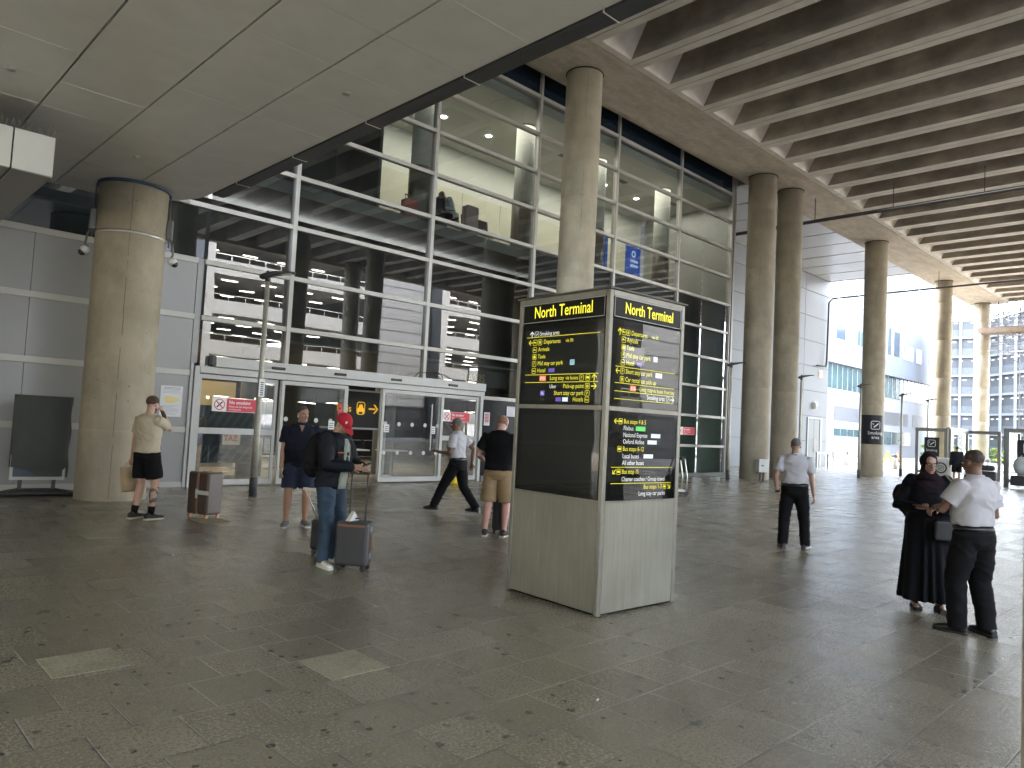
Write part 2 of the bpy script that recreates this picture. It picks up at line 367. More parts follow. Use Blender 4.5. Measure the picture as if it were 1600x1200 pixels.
colL = column(4.05, 14.15, .565, 5.75, 'stout column at left passing up through the flat metal canopy', 1)
column(16.15, 14.15, .54, ZS, 'tall column rising behind the North Terminal sign pillar', 2)
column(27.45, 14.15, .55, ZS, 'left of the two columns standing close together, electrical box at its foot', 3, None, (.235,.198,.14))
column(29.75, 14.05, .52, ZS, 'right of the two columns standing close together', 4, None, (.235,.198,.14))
c3 = column(40.1, 14.15, .55, ZS, 'column wrapped with the dark smoking area panel', 5)
column(51.9, 14.15, .5, ZS, 'column standing behind the glass smoking shelters', 6)
column(61.2, 14.15, .5, ZS, 'farthest column, nearest the scaffolding', 7)
post_t = thing('slim_post', 'slim tan post cut off by the right edge of the photo', 'post', (3.162, .502, 0))
MB().lathe([(.09, .01), (.09, 2.9)], (0, 0, 0), 28).lathe([(.0, 2.9), (.095, 2.9), (.095, 2.94), (.0, 2.96)], (0, 0, 0), 28).build('shaft', col_mat('post_tan', (.4,.37,.28), 4), post_t, world=False)
MB().lathe([(.15, 0), (.15, .012), (.1, .02)], (0, 0, 0), 28).build('base_plate', dirt, post_t, world=False)
for i, (x, y) in enumerate(((12.3,-3.4), (24.1,-5.4), (16.6,-.6), (26.9,-12.4), (5,-12.2), (43,-12.2))):
    column(x, y, .54, ZS, 'column seen only mirrored in the terminal glass', 20+i)
# smoking area panel wrapped on column c3
def arc_panel(cx, cy, r, a0, a1, z0, z1, n=14):
    mb = MB(); A = [a0+(a1-a0)*i/n for i in range(n+1)]
    P = []
    for rr in (r, r+.012):
        for z in (z0, z1):
            P += [(cx+rr*math.cos(a), cy+rr*math.sin(a), z) for a in A]
    k = n+1; F = []
    for i in range(n):
        F += [(2*k+i, 2*k+i+1, 3*k+i+1, 3*k+i), (i+1, i, k+i, k+i+1), (k+i, 3*k+i, 3*k+i+1, k+i+1), (i, i+1, 2*k+i+1, 2*k+i)]
    F += [(0, k, 3*k, 2*k), (k-1, 3*k-1, 4*k-1, 2*k-1)]
    # outward faces by construction may be flipped; harmless for an opaque panel
    return mb.add(P, F)
sg_dark = mat('sign_charcoal', (.016,.018,.023), .45, spec=.25, nscale=3, namt=.1)
sg_white = mat('sign_white', (.8,.8,.8), .5)
sg_yel = mat('sign_yellow', (.85,.72,.03), .5, emit=(.9,.85,.05), estr=.03)
sg_wht_e = mat('screen_white', (.8,.8,.8), .5, emit=(1,1,1), estr=.025)
sp = thing('smoking_area_sign', 'dark smoking area panel wrapped around a concrete column', 'sign', (40.1, 14.15, 2.4))
fa = math.atan2(-14.15, -40.1)
arc_panel(40.1, 14.15, .555, fa-1.15, fa+1.15, 1.62, 3.12).build('panel', sg_dark, sp)
def wrap(mb, cx, cy, r, a0):     # bends a flat sign (x along, z up, y out) round a column
    mb.v = [(cx+(r+v[1])*math.cos(a0+v[0]/r), cy+(r+v[1])*math.sin(a0+v[0]/r), v[2]) for v in mb.v]; return mb
def rrect(mb, cx, cy, w, h, r, t, M, mi=0, n=5):
    """outline of a rounded rectangle"""
    def pts(w, h, r):
        o = []
        for sx, sy, a in ((1,1,0),(-1,1,90),(-1,-1,180),(1,-1,270)):
            for i in range(n+1):
                q = R(a+90*i/n); o.append((cx+sx*(w/2-r)+r*math.cos(q), cy+sy*(h/2-r)+r*math.sin(q)))
        return o
    A = pts(w, h, r); B = pts(w-2*t, h-2*t, max(r-t, .001))
    if w > .4:      # subdivided so that it can be bent round a column
        def dens(P): return [(P[i][0]+(P[(i+1) % len(P)][0]-P[i][0])*q/5, P[i][1]+(P[(i+1) % len(P)][1]-P[i][1])*q/5) for i in range(len(P)) for q in range(5)]
        A = dens(A); B = dens(B)
    k = len(A)
    mb.add([M @ Vector((x, y, 0)) for x, y in A+B], [(i, (i+1) % k, k+(i+1) % k, k+i) for i in range(k)], mi); return mb
def poly(mb, P, M, mi=0):
    return mb.add([M @ Vector((x, y, 0)) for x, y in P], [tuple(range(len(P)))], mi)
def disc(mb, cx, cy, r, M, mi=0, n=20, r2=0):
    if r2: return mb.add([M @ Vector((cx+q*math.cos(2*math.pi*i/n), cy+q*math.sin(2*math.pi*i/n), 0)) for q in (r, r2) for i in range(n)], [(i, (i+1) % n, n+(i+1) % n, n+i) for i in range(n)], mi)
    return poly(mb, [(cx+r*math.cos(2*math.pi*i/n), cy+r*math.sin(2*math.pi*i/n)) for i in range(n)], M, mi)
def smoke_icon(mb, cx, cy, s, M, mi=0):
    rrect(mb, cx, cy, s, s, s*.2, s*.06, M, mi)
    c, q = math.cos(R(42)), math.sin(R(42))
    for j in range(4):
        a_, b_ = -.34+.17*j, -.17+.17*j
        P = [(a_,-.055),(b_,-.055),(b_,.055),(a_,.055)]
        poly(mb, [(cx+s*(.06+x*c-y*q), cy+s*(-.02+x*q+y*c)) for x, y in P], M, mi)
    for k in range(4):
        x0, y0 = -.3+.03*math.sin(k*2), .02+k*.06
        poly(mb, [(cx+s*(x0), cy+s*y0), (cx+s*(x0+.06), cy+s*y0), (cx+s*(x0+.06+.03*(-1)**k), cy+s*(y0+.06)), (cx+s*(x0+.03*(-1)**k), cy+s*(y0+.06))], M, mi)
    return mb
mb = MB(); Mw = Matrix(((-1,0,0,0),(0,0,1,.016),(0,1,0,0),(0,0,0,1)))   # sign x grows to the viewer's right
Mw = Matrix(((1,0,0,0),(0,0,1,.02),(0,1,0,0),(0,0,0,1)))
smoke_icon(mb, 0, 2.6, .44, Mw); mb.text('Smoking', .24, Mw @ Matrix.Translation((0, 2.12, 0)), 0, 'CENTER', .9); mb.text('area', .24, Mw @ Matrix.Translation((0, 1.9, 0)), 0, 'CENTER', .9)
wrap(mb, 40.1, 14.15, .555, fa-.12+.4).build('lettering', sg_white, sp)
# ---------------------------------------------------------------- flat metal canopy on the left
can_m = mat('canopy_panel', (.76,.755,.73), .4, metal=.1, nscale=.35, namt=.07, n2=(2.5,.03), bump=.12, bscale=.8)
can_d = mat('canopy_trim', (.075,.078,.082), .45, metal=.3)
joint_w = mat('panel_trim_white', (.75,.74,.7), .5)
can = thing('metal_canopy', 'flat grey metal panelled canopy over the entrance', 'canopy', (1, 8, 5.55))
ZC = 5.55
import itertools
XJ = [-12+1.0*k for k in range(18)] ; XE = 5.07
def canopy_panels():
    for ix in range(-13, 6):
        x0, x1 = ix+.0-.02+(-.0), ix+1-.02
        if ix == 4: x1 = XE
        if ix > 4: continue
        y = -8.78
        k = 0
        mb = MB()
        while y < 15.1:
            y0, y1 = y, min(y+1.0, 15.1)
            dz = random.uniform(-.002, .002)
            g = .012
            if ix == 4 and y1 > 13.3:
                # rounded corner
                P = [(x0+g, y0+g), (x1, y0+g)]
                ys = [y0+(y1-y0)*q/6 for q in range(1, 7)]
                for yy in ys:
                    t = max(0, (yy-13.4)/1.2); xx = x1-(.9*(1-math.sqrt(max(0, 1-min(t,1)**2))))
                    P.append((xx, yy))
                P.append((x0+g, y1-.002))
                mb.prism(P, Matrix.Translation((0,0,ZC)), .05, 0)
                if y0 > 14.1: pass
            else:
                mb.box(x0+g, x1-(g if ix < 4 else 0), y0+.004, y1-.004, ZC+dz, ZC+.05)
            y += 1.0; k += 1
        mb.build('soffit_panel', can_m, can)
canopy_panels()
MB().box(-14, XE-.02, -9, 13.4, ZC+.051, ZC+.07).box(-14, 4.2, 13.4, 15.05, ZC+.051, ZC+.07).build('backing', can_d, can)
mb = MB(); rnd = random.Random(4)
for ix in range(-6, 5):
    for k in range(24):
        if rnd.random() < .85:
            y = -8.78+k; MB().box(ix+.0, ix+(.98 if ix < 4 else 1.05), y-.005, y+.005, ZC-.0025, ZC+.003).build('joint_trim', joint_w, can)
mb = MB()
y = 0.27-2.0*5
while y < 13.2:
    mb.box(XE+.03, XE+.25, y+.01, min(y+1.99, 13.3), ZC-.012, ZC+.5); y += 2.0
mb.build('edge_trim', can_d, can)
mb = MB(); mb.box(XE, XE+.03, -9, 13.4, ZC+.03, ZC+.6); mb.build('edge_gap', c_dark, can)
mb = MB(); y = 0.27-10
while y < 13: mb.box(XE+.02, XE+.262, y-.006, y+.006, ZC-.016, ZC+.1); y += 2.0
mb.build('joint_strip', joint_w, can)
MB().box(-14, XE+.24, -9, 13.3, ZC+.5, ZC+.7).build('roof', can_d, can)
for x_, y_ in ((1.5, 10.3), (4.45, 7.7), (1.5, 6.3), (3.5, 12.3)): MB().lathe([(.0,ZC-.02),(.05,ZC-.02),(.055,ZC+.0)], (x_, y_, 0), 20).build('round_fitting', mat('fitting_grey', (.4,.4,.38), .4), can)
# white boxed bulkhead with bird spikes
wh = mat('white_cladding', (.74,.74,.7), .45, nscale=.8, namt=.05)
bh = thing('bulkhead_box', 'white and grey boxed bulkhead below the canopy at far left', 'bulkhead', (0, 12, 4.7))
MB().box(-6, 1.735, 11.338, 11.36, 4.66, 5.19).box(1.755, 2.215, 11.338, 11.36, 4.66, 5.19).build('front_panel', wh, bh)
bhm = mat('bulkhead_soffit', (.3,.295,.275), .45, metal=.2, nscale=.5, namt=.06)
mb = MB(); mb.box(-6, 1.735, 11.36, 15.55, 4.65, 4.68); mb.box(1.755, 2.215, 11.36, 15.55, 4.65, 4.68); mb.build('soffit', bhm, bh)
MB().box(-6, 2.2, 11.37, 15.5, 4.69, 5.2).build('core', can_d, bh)
mb = MB(); rnd = random.Random(3)
for k in range(60):
    x = 1.0+k*.0205; 
    for j in range(2):
        mb.bar((x, 11.37, 5.19), (x+rnd.uniform(-.05,.05), 11.35+rnd.uniform(-.06,.08), 5.19+rnd.uniform(.08,.14)), .0028)
mb.build('bird_spikes', mat('spike_steel', (.2,.2,.2), .4, metal=.7), bh)
# ---------------------------------------------------------------- left column fittings
stl = mat('stainless_band', (.55,.53,.48), .35, metal=.8)
navy = mat('collar_blue', (.03,.05,.09), .4)
blk = mat('black_plastic', (.015,.015,.016), .45)
whp = mat('white_plastic', (.72,.72,.7), .4)
cond = mat('conduit_grey', (.16,.16,.15), .5, metal=.4)
cx, cy_ = 4.05, 14.15
MB().lathe([(.575, ZC-.05), (.6, ZC-.05), (.6, ZC+.02), (.575, ZC+.02)], (cx, cy_, 0), 48).build('collar', navy, colL)
MB().lathe([(.569, 4.62), (.575, 4.62), (.575, 4.67), (.569, 4.67)], (cx, cy_, 0), 48).build('steel_band', stl, colL)
def onC(a, r, z): return (cx+r*math.cos(a), cy_+r*math.sin(a), z)
fc = math.atan2(-cy_, -cx)
for s, nm in ((-1.42, 'left'), (1.42, 'right')):
    a = fc+s
    mb = MB()
    for da in (-.03, .05): mb.tube([onC(a+da, .6, 5.5), onC(a+da, .6, 4.75), onC(a+da*.5, .62, 4.55)], .014, 8)
    mb.tube([onC(a, .6, 4.72), onC(a, .68, 4.6), onC(a, .7, 4.42), onC(a+.05, .66, 4.35)], .018, 8)
    mb.build('conduit', cond, colL)
    MB().obox(onC(a, .62, 4.86), (.1,.12,.36), a).build('junction_box', cond, colL, bevel=.01)
    t = thing('security_camera', 'white dome security camera on the %s side of the stout column' % nm, 'security camera', onC(a, .68, 4.28), 0, 'dome cameras on the stout column')
    MB().ell(onC(a, .7, 4.30), (.085,.085,.075)).build('housing', whp, t)
    MB().ell(onC(a, .74, 4.26), (.06,.06,.06)).build('dome', blk, t)
# ---------------------------------------------------------------- terminal
YG = 15.8
alu = mat('frame_aluminium', (.42,.4,.36), .42, metal=.15, nscale=3, namt=.05)
alu2 = mat('door_frame_white', (.5,.495,.47), .4, nscale=4, namt=.05)
pan_g = mat('wall_panel_grey', (.27,.265,.255), .42, metal=.2, nscale=.6, namt=.06, bump=.06, bscale=1.5)
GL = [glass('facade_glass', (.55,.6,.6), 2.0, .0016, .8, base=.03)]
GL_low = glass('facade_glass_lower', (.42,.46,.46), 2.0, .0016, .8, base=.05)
GL_green = glass('frosted_green_glass', (.35,.43,.4), 2.2, .003, .9, base=.1)
term = thing('terminal_building', 'glazed airport terminal front with pale aluminium grid and sliding doors', 'building', (17, YG, 0))
ML = [8, 12, 16, 20, 24, 28]
TZ = [1.2, 2.4, 3.6, 4.8, 6.0, 7.2, 8.4, 9.6, 10.8, 12.0]
# mullions and transoms
for x in ML:
    z0 = 2.5 if x in (8, 12) else .12
    MB().box(x-.052, x+.052, YG-.07, YG+.12, z0, 12.75).build('mullion', alu, term, bevel=.004)
def transom(x0, x1, z, h=.05, y0=YG-.05):
    mb = MB()
    xs = [x0]+[m for m in ML if x0 < m < x1]+[x1]
    for a, b in zip(xs, xs[1:]):
        mb.box(a+(.053 if a in ML else 0), b-(.053 if b in ML else 0), y0, YG+.1, z-h, z+h)
    mb.build('transom', alu, term)
for z in TZ:
    if z > 4.9: transom(-6, 28, z)
    elif z > 2.5: transom(6.0, 28, z)
transom(14.2, 28, 2.4); transom(14.2, 28, 1.2)
# navy spandrel band on top
navyg = mat('navy_spandrel', (.012,.02,.032), .12, spec=.6)
mb = MB()
xs = [-6]+ML
for a, b in zip(xs, xs[1:]): mb.box(a+.07, b-.07, YG, YG+.03, 12.065, 12.75)
mb.build('spandrel', navyg, term)
MB().box(-6, 28.1, YG-.2, YG+.2, 12.76, 12.95).build('head_flashing', c_dark, term)
MB().box(-30, 28.1, 15.14, 31, 12.96, 17).build('roof', pan_g, term)  # unseen roof box, added to stop the sun leaking in over the glazing

MB().box(-6, 28.1, 15.13, YG-.2, 12.78, 12.8).build('gap_cover', c_dark, term)  # added to seal the sun leak between deck edge and glazing
# end return of the glazing
MB().box(28.07, 28.2, YG-.1, 20.3, 0, 12.9).build('end_wall', pan_g, term)
# glass panes one per opening
def pane(x0, x1, z0, z1, m): MB().add([(x0,YG+.01,z0),(x1,YG+.01,z0),(x1,YG+.01,z1),(x0,YG+.01,z1)], [(0,1,2,3)]).build('glass_pane', m, term)
zz = [0.14, 1.2, 2.4]+TZ[2:]
xs = [6.0]+ML
for a, b in zip(xs, xs[1:]):
    for k in range(2, len(TZ)):
        z0, z1 = TZ[k-1]+.06, TZ[k]-.06
        if z1 <= 2.5: continue
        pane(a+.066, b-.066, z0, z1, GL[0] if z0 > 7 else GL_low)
for a, b in ((16, 20), (20, 24), (24, 28)):
    for z0, z1 in ((.14, 1.14), (1.26, 2.34)): pane(a+.066, b-.066, z0, z1, GL_green if a == 24 else GL_low)
for z0, z1 in ((4.86, 5.94), (6.06, 7.14)): pane(-6, 5.98, z0, z1, GL_low)
MB().box(14.2, 28.1, YG-.12, YG+.1, 0, .13).build('plinth', mat('plinth_grey', (.16,.16,.15), .7, nscale=4, namt=.2), term)
frost = mat('frosted_backing', (.24,.29,.265), .6, nscale=.8, namt=.12, stretch=(1,1,.1)); frost2 = mat('navy_backing', (.02,.032,.05), .4, nscale=.8, namt=.3, stretch=(1,1,.1))
for a, b in ((16, 20), (20, 24), (24, 28)):
    mb = MB()
    for z0, z1 in ((.14, 1.14), (1.26, 2.34), (2.46, 3.54), (3.66, 4.74)): mb.box(a+.06, b-.06, YG+.08, YG+.09, z0, z1)
    mb.build('frosted_backing', frost, term)
    mb = MB()
    for z0, z1 in ((4.86, 5.94), (6.06, 7.14)): mb.box(a+.06, b-.06, YG+.08, YG+.09, z0, z1)
    mb.build('navy_backing', frost2, term)
# dark panels right of the doors
MB().box(14.22, 15.93, YG+.012, YG+.05, .14, 2.34).build('dark_panel', mat('black_panel', (.004,.0045,.005), .4, spec=.2), term)
# grey clad wall on the left (rails at 1.2 m like the glazing)
wl = []
xsW = [-6, -3, 0, 2.9, 5.86]
for z0, z1 in ((.1, 1.14), (1.26, 2.34), (2.46, 3.54), (3.66, 4.74)):
    for a, b in zip(xsW, xsW[1:]):
        MB().box(a+.004, b-.004, YG, YG+.05, z0, z1).build('wall_panel', pan_g, term)
for z in (0.05, 1.2, 2.4, 3.6, 4.8):
    MB().box(-6, 5.86, YG-.03, YG+.05, max(z-.06, 0), z+.06).build('rail', alu, term, bevel=.004)
MB().box(5.865, 5.93, YG-.04, YG+.06, 0, 2.62).box(5.945, 6.05, YG-.08, YG+.06, 0, 2.56).build('door_post', alu2, term, bevel=.003)
MB().box(5.87, 6.0, YG+.0, YG+.06, 2.62, 4.86).build('corner_strip', pan_g, term)
# --- sliding doors
clear = glass('door_glass', (.82,.85,.84), 1.5, .0008, 1.2, base=.03)
sens = mat('sensor_black', (.01,.01,.01), .3)
hd = MB(); hd.box(6.33, 14.15, YG-.2, YG-.02, 2.57, 2.79); hd.build('door_header', alu2, term, bevel=.008)
MB().box(6.25, 6.33, YG-.19, YG-.02, 2.6, 2.8).build('header_end', sens, term)
MB().box(6.05, 14.2, YG-.1, YG+.04, 2.42, 2.565).build('door_lintel', alu2, term, bevel=.004)
for x in (7.75, 9.35, 11.0, 12.9):
    MB().obox((x, YG-.22, 2.66), (.32, .05, .06)).build('sensor', sens, term, bevel=.01)
MB().box(14.06, 14.16, YG-.1, YG+.05, 0, 2.42).build('door_post', alu2, term, bevel=.003)
def leaf(x0, x1, y, mid=False, name='sliding_door', st=.075, bot=.12):
    o = MB(); 
    o.box(x0, x0+st, y-.02, y+.02, .03, 2.4).box(x1-st, x1, y-.02, y+.02, .03, 2.4).box(x0+st, x1-st, y-.02, y+.02, .03, .03+bot).box(x0+st, x1-st, y-.02, y+.02, 2.31, 2.4)
    if mid: o.box(x0+st, x1-st, y-.022, y+.022, 1.13, 1.26)
    d = o.build(name, alu2, term, bevel=.003)
    MB().add([(x0+st,y,.1),(x1-st,y,.1),(x1-st,y,2.35),(x0+st,y,2.35)], [(0,1,2,3)]).build('glass', clear, d)
    return d
dA = leaf(6.05, 7.86, YG, True, 'fixed_screen')
dB = leaf(7.9, 9.62, YG-.12)
dC = leaf(10.66, 12.66, YG-.12)
dD = leaf(12.7, 14.05, YG, True, 'fixed_screen')
# second line of fixed glazing behind the slid-open leaves
dE = leaf(7.95, 9.76, YG+.06, True, 'fixed_screen')
dF = leaf(10.72, 12.7, YG+.06, False, 'fixed_screen')
dot = mat('manifestation_dot', (.5,.5,.48), .6)
lab_w = mat('sticker_white', (.75,.75,.73), .6); lab_r = mat('sticker_red', (.62,.03,.04), .5)
for d, x0, x1, y in ((dB, 8.05, 9.6, YG-.123), (dC, 10.8, 12.5, YG-.123)):
    mb = MB(); n = 5
    for k in range(n):
        for z in (1.52, .78): disc(MB(), x0+(x1-x0)*k/(n-1), z, .055, Matrix(((1,0,0,0),(0,0,1,y),(0,1,0,0),(0,0,0,1)))).build('dot', dot, d)
MZ = lambda y: Matrix(((1,0,0,0),(0,0,1,y),(0,1,0,0),(0,0,0,1)))
def sticker(d, x, z, w, h, y, lines=3, col=None):
    mb = MB(); poly(mb, [(x-w/2,z-h/2),(x+w/2,z-h/2),(x+w/2,z+h/2),(x-w/2,z+h/2)], MZ(y), 0)
    for k in range(lines): poly(mb, [(x-w*.35, z-h*.3+k*h*.25), (x+w*.35, z-h*.3+k*h*.25), (x+w*.35, z-h*.22+k*h*.25), (x-w*.35, z-h*.22+k*h*.25)], MZ(y-.001), 1)
    mb.build('sticker', [col or lab_w, blk], d)
sticker(dB, 9.24, 1.42, .16, .2, YG-.125); sticker(dC, 10.84, 1.4, .16, .2, YG-.125); sticker(dC, 12.35, 1.4, .16, .2, YG-.125)
sticker(dB, 9.44, 1.72, .1, .5, YG-.145, 5, lab_r)
MB().box(12.22, 12.25, YG-.2, YG-.17, .85, 2.1).box(12.22, 12.25, YG-.18, YG-.14, .9, .93).box(12.22, 12.25, YG-.18, YG-.14, 2.02, 2.05).build('pull_handle', alu2, dC)
# --- interior shell
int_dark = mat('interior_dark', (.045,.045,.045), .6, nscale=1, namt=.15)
int_flo = mat('interior_floor', (.42,.37,.29), .25, nscale=2, namt=.06)
int_cei = mat('interior_ceiling_low', (.18,.18,.17), .7)
MB().box(-6, 28.05, YG+.15, 27, -.05, .012).build('interior_floor', int_flo, term)
MB().box(-6, 28.05, YG+.14, 27, 3.3, 3.36).build('lower_ceiling', int_cei, term)
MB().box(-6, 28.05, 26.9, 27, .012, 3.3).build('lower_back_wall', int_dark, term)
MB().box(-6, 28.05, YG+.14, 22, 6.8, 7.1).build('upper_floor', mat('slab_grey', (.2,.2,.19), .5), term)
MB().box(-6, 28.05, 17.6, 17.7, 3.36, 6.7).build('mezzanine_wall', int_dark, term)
up_w = mat('upper_wall_white', (.62,.62,.56), .55, nscale=.5, namt=.04)
up_y = mat('upper_wall_cream', (.58,.55,.43), .5, nscale=.5, namt=.05)
MB().box(11.2, 28.05, 20.6, 20.7, 10.1, 11.6).build('upper_wall', up_w, term)
mb = MB(); x = 11.2
while x < 28: mb.box(x+.01, min(x+1.9, 28.04), 20.55, 20.68, 6.98, 10.1); x += 1.92
mb.build('upper_panelling', up_y, term)
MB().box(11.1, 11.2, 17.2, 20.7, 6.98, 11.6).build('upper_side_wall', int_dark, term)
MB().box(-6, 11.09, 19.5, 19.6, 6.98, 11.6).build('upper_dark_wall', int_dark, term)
MB().box(-6, 28.05, YG+.14, 22, 11.6, 11.9).build('upper_ceiling', mat('upper_ceiling_white', (.5,.49,.45), .6, nscale=.4, namt=.04), term)
for x in (12.5, 16.7, 20.5, 24.7):
    MB().lathe([(.32, 9.0), (.32, 11.6)], (x, 17.1, 0), 28).build('interior_column', up_w, term)
    MB().lathe([(.36, 6.98), (.36, 8.95), (.32, 9.0)], (x, 17.1, 0), 28).build('column_casing', mat('casing_brown', (.12,.1,.08), .3, nscale=1, namt=.2), term)
for x in (12.5, 16.7, 20.5, 24.7, 8.4):
    MB().lathe([(.32, .012), (.32, 3.3)], (x, 18.2, 0), 28).build('interior_column', int_cei, term)
dl_m = mat('downlight_glow', (1,1,1), .5, emit=(1,.95,.85), estr=1.5)
k = 0
for x in (12.4, 14.4, 16.4, 18.6, 20.6, 22.8, 25, 27):
    MB().lathe([(.0, 11.585), (.1, 11.585), (.1, 11.6)], (x, 18.65, 0), 16).build('downlight', dl_m, term)
def area(name, x, y, z, sx, sy, e, col=(1,.93,.8), parent=None):
    l = bpy.data.lights.new(name, 'AREA'); l.shape = 'RECTANGLE'; l.size = sx; l.size_y = sy; l.energy = e; l.color = col
    o = bpy.data.objects.new(name, l); COL.objects.link(o); o.location = (x, y, z)
    return o
area('upper_hall_light', 19.8, 18.1, 11.55, 15.5, 3.4, 19)
area('lower_hall_light', 7.6, 20.5, 3.25, 3, 3, 3, (1,.85,.6))
area('lower_hall_light', 12.5, 21, 3.25, 5, 3, 5, (1,.95,.85))
# ceiling vents upstairs
mb = MB(); 
for x in (19.2, 21.3, 22.6, 26.2): mb.box(x, x+.55, 17.7, 17.95, 11.585, 11.6)
mb.build('ceiling_vent', int_dark, term)
# --- TAXIS lettering on the glass and the taxi sign inside
tx = thing('taxis_lettering', 'faint gold TAXIS lettering seen inside the glass above the right hand door', 'sign', (14.2, 16.3, 2.75))
gold = mat('gold_letter', (.5,.36,.1), .5)
mb = MB(); mb.text('TAXIS', .34, MZ(16.2) @ Matrix.Translation((13.75, 2.86, 0)), 0, 'LEFT', .95, bold=.006); mb.lathe([(.0,0),(.001,0)], (0,0,-50), 4); mb.build('lettering', gold, tx)
MB().box(13.0, 15.6, 16.24, 16.28, 2.74, 3.22).build('backing', mat('sign_back_dark', (.03,.032,.034), .4), tx)
tb = thing('taxi_direction_sign', 'black panel with yellow taxi symbol and arrow beyond the open doors', 'sign', (10.3, 17.6, 1))
MB().box(9.3, 11.55, 17.6, 17.66, 1.36, 2.36).build('panel', mat('taxi_panel', (.008,.008,.009), .35), tb)
MB().box(9.25, 11.6, 17.58, 17.68, 2.36, 2.41).box(9.25, 11.6, 17.58, 17.68, 1.31, 1.36).box(11.55, 11.6, 17.58, 17.68, 0, 1.31).box(9.25, 9.3, 17.58, 17.68, 0, 1.31).build('frame', alu2, tb)
mb = MB(); My = MZ(17.596); oy = mat('taxi_yellow', (.75,.42,.03), .5, emit=(.9,.5,.03), estr=.02)
mb.text('Taxis', .27, My @ Matrix.Translation((10.42, 1.79, 0)), 0, 'RIGHT', .9)
rrect(mb, 10.72, 1.9, .27, .36, .08, .02, My)
poly(mb, [(10.61,1.8),(10.83,1.8),(10.83,1.9),(10.8,1.9),(10.77,1.99),(10.67,1.99),(10.64,1.9),(10.61,1.9)], My); rrect(mb, 10.72, 1.93, .1, .17, .04, .012, My)
poly(mb, [(10.62,1.75),(10.66,1.75),(10.66,1.8),(10.62,1.8)], My); poly(mb, [(10.78,1.75),(10.82,1.75),(10.82,1.8),(10.78,1.8)], My)
poly(mb, [(10.98,1.875),(11.2,1.875),(11.2,1.915),(10.98,1.915)], My)
for s in (-1, 1): poly(mb, [(11.13,1.895+s*.13),(11.18,1.895+s*.13),(11.3,1.895),(11.24,1.895)] if s > 0 else [(11.24,1.895),(11.3,1.895),(11.18,1.765),(11.13,1.765)], My)
mb.build('lettering', oy, tb)
for _o in tb.children:
    for _v in _o.data.vertices: _v.co.x += .55
# --- no smoking signs
nsr = mat('no_smoking_red', (.6,.045,.07), .4); nsw = mat('no_smoking_white', (.8,.78,.76), .4)
def nosmoke(x, z, w, h, y, label):
    t = thing('no_smoking_sign', label, 'sign', (x, y, z), 0, 'no smoking signs on the terminal front')
    s = h/.32
    MB().box(x, x+w, y, y+.008, z, z+h).build('plate', nsw, t)
    mb = MB(); M = MZ(y-.002)
    poly(mb, [(x+h*1.05, z+h*.03), (x+w-h*.03, z+h*.03), (x+w-h*.03, z+h*.97), (x+h*1.05, z+h*.97)], M, 0)
    cx_, cz = x+h*.53, z+h*.5
    disc(mb, cx_, cz, h*.4, M, 0, 28, h*.335)
    c = math.cos(R(45))*h*.36; t_ = h*.03
    poly(mb, [(cx_-c-t_, cz+c-t_), (cx_-c+t_, cz+c+t_), (cx_+c+t_, cz-c+t_), (cx_+c-t_, cz-c-t_)][::-1], MZ(y-.004), 0)
    poly(mb, [(cx_-.2*h-t_, cz-.2*h+t_*1.2), (cx_-.2*h+t_, cz-.2*h-t_*1.2), (cx_+.2*h+t_, cz+.2*h-t_*1.2), (cx_+.2*h-t_, cz+.2*h+t_*1.2)], MZ(y-.003), 1)
    mb.text('No smoking', h*.345, MZ(y-.004) @ Matrix.Translation((x+h*1.22, z+h*.58, 0)), 2, 'LEFT', .95, bold=.002)
    mb.text('Please use the designated', h*.19, MZ(y-.004) @ Matrix.Translation((x+h*1.22, z+h*.33, 0)), 2, 'LEFT', .9)
    mb.text('smoking area', h*.19, MZ(y-.004) @ Matrix.Translation((x+h*1.22, z+h*.13, 0)), 2, 'LEFT', .9)
    mb.build('lettering', [nsr, blk, nsw], t)
nosmoke(6.37, 1.62, 1.04, .3, YG-.045, 'red and white no smoking sign on the glass left of the near lamp post')
nosmoke(12.72, 1.66, 1.0, .27, YG-.05, 'red and white no smoking sign above the yellow cone, partly behind a head')
nosmoke(24.42, 1.62, 1.18, .3, YG-.05, 'small far red no smoking sign on green glass right of the sign pillar')
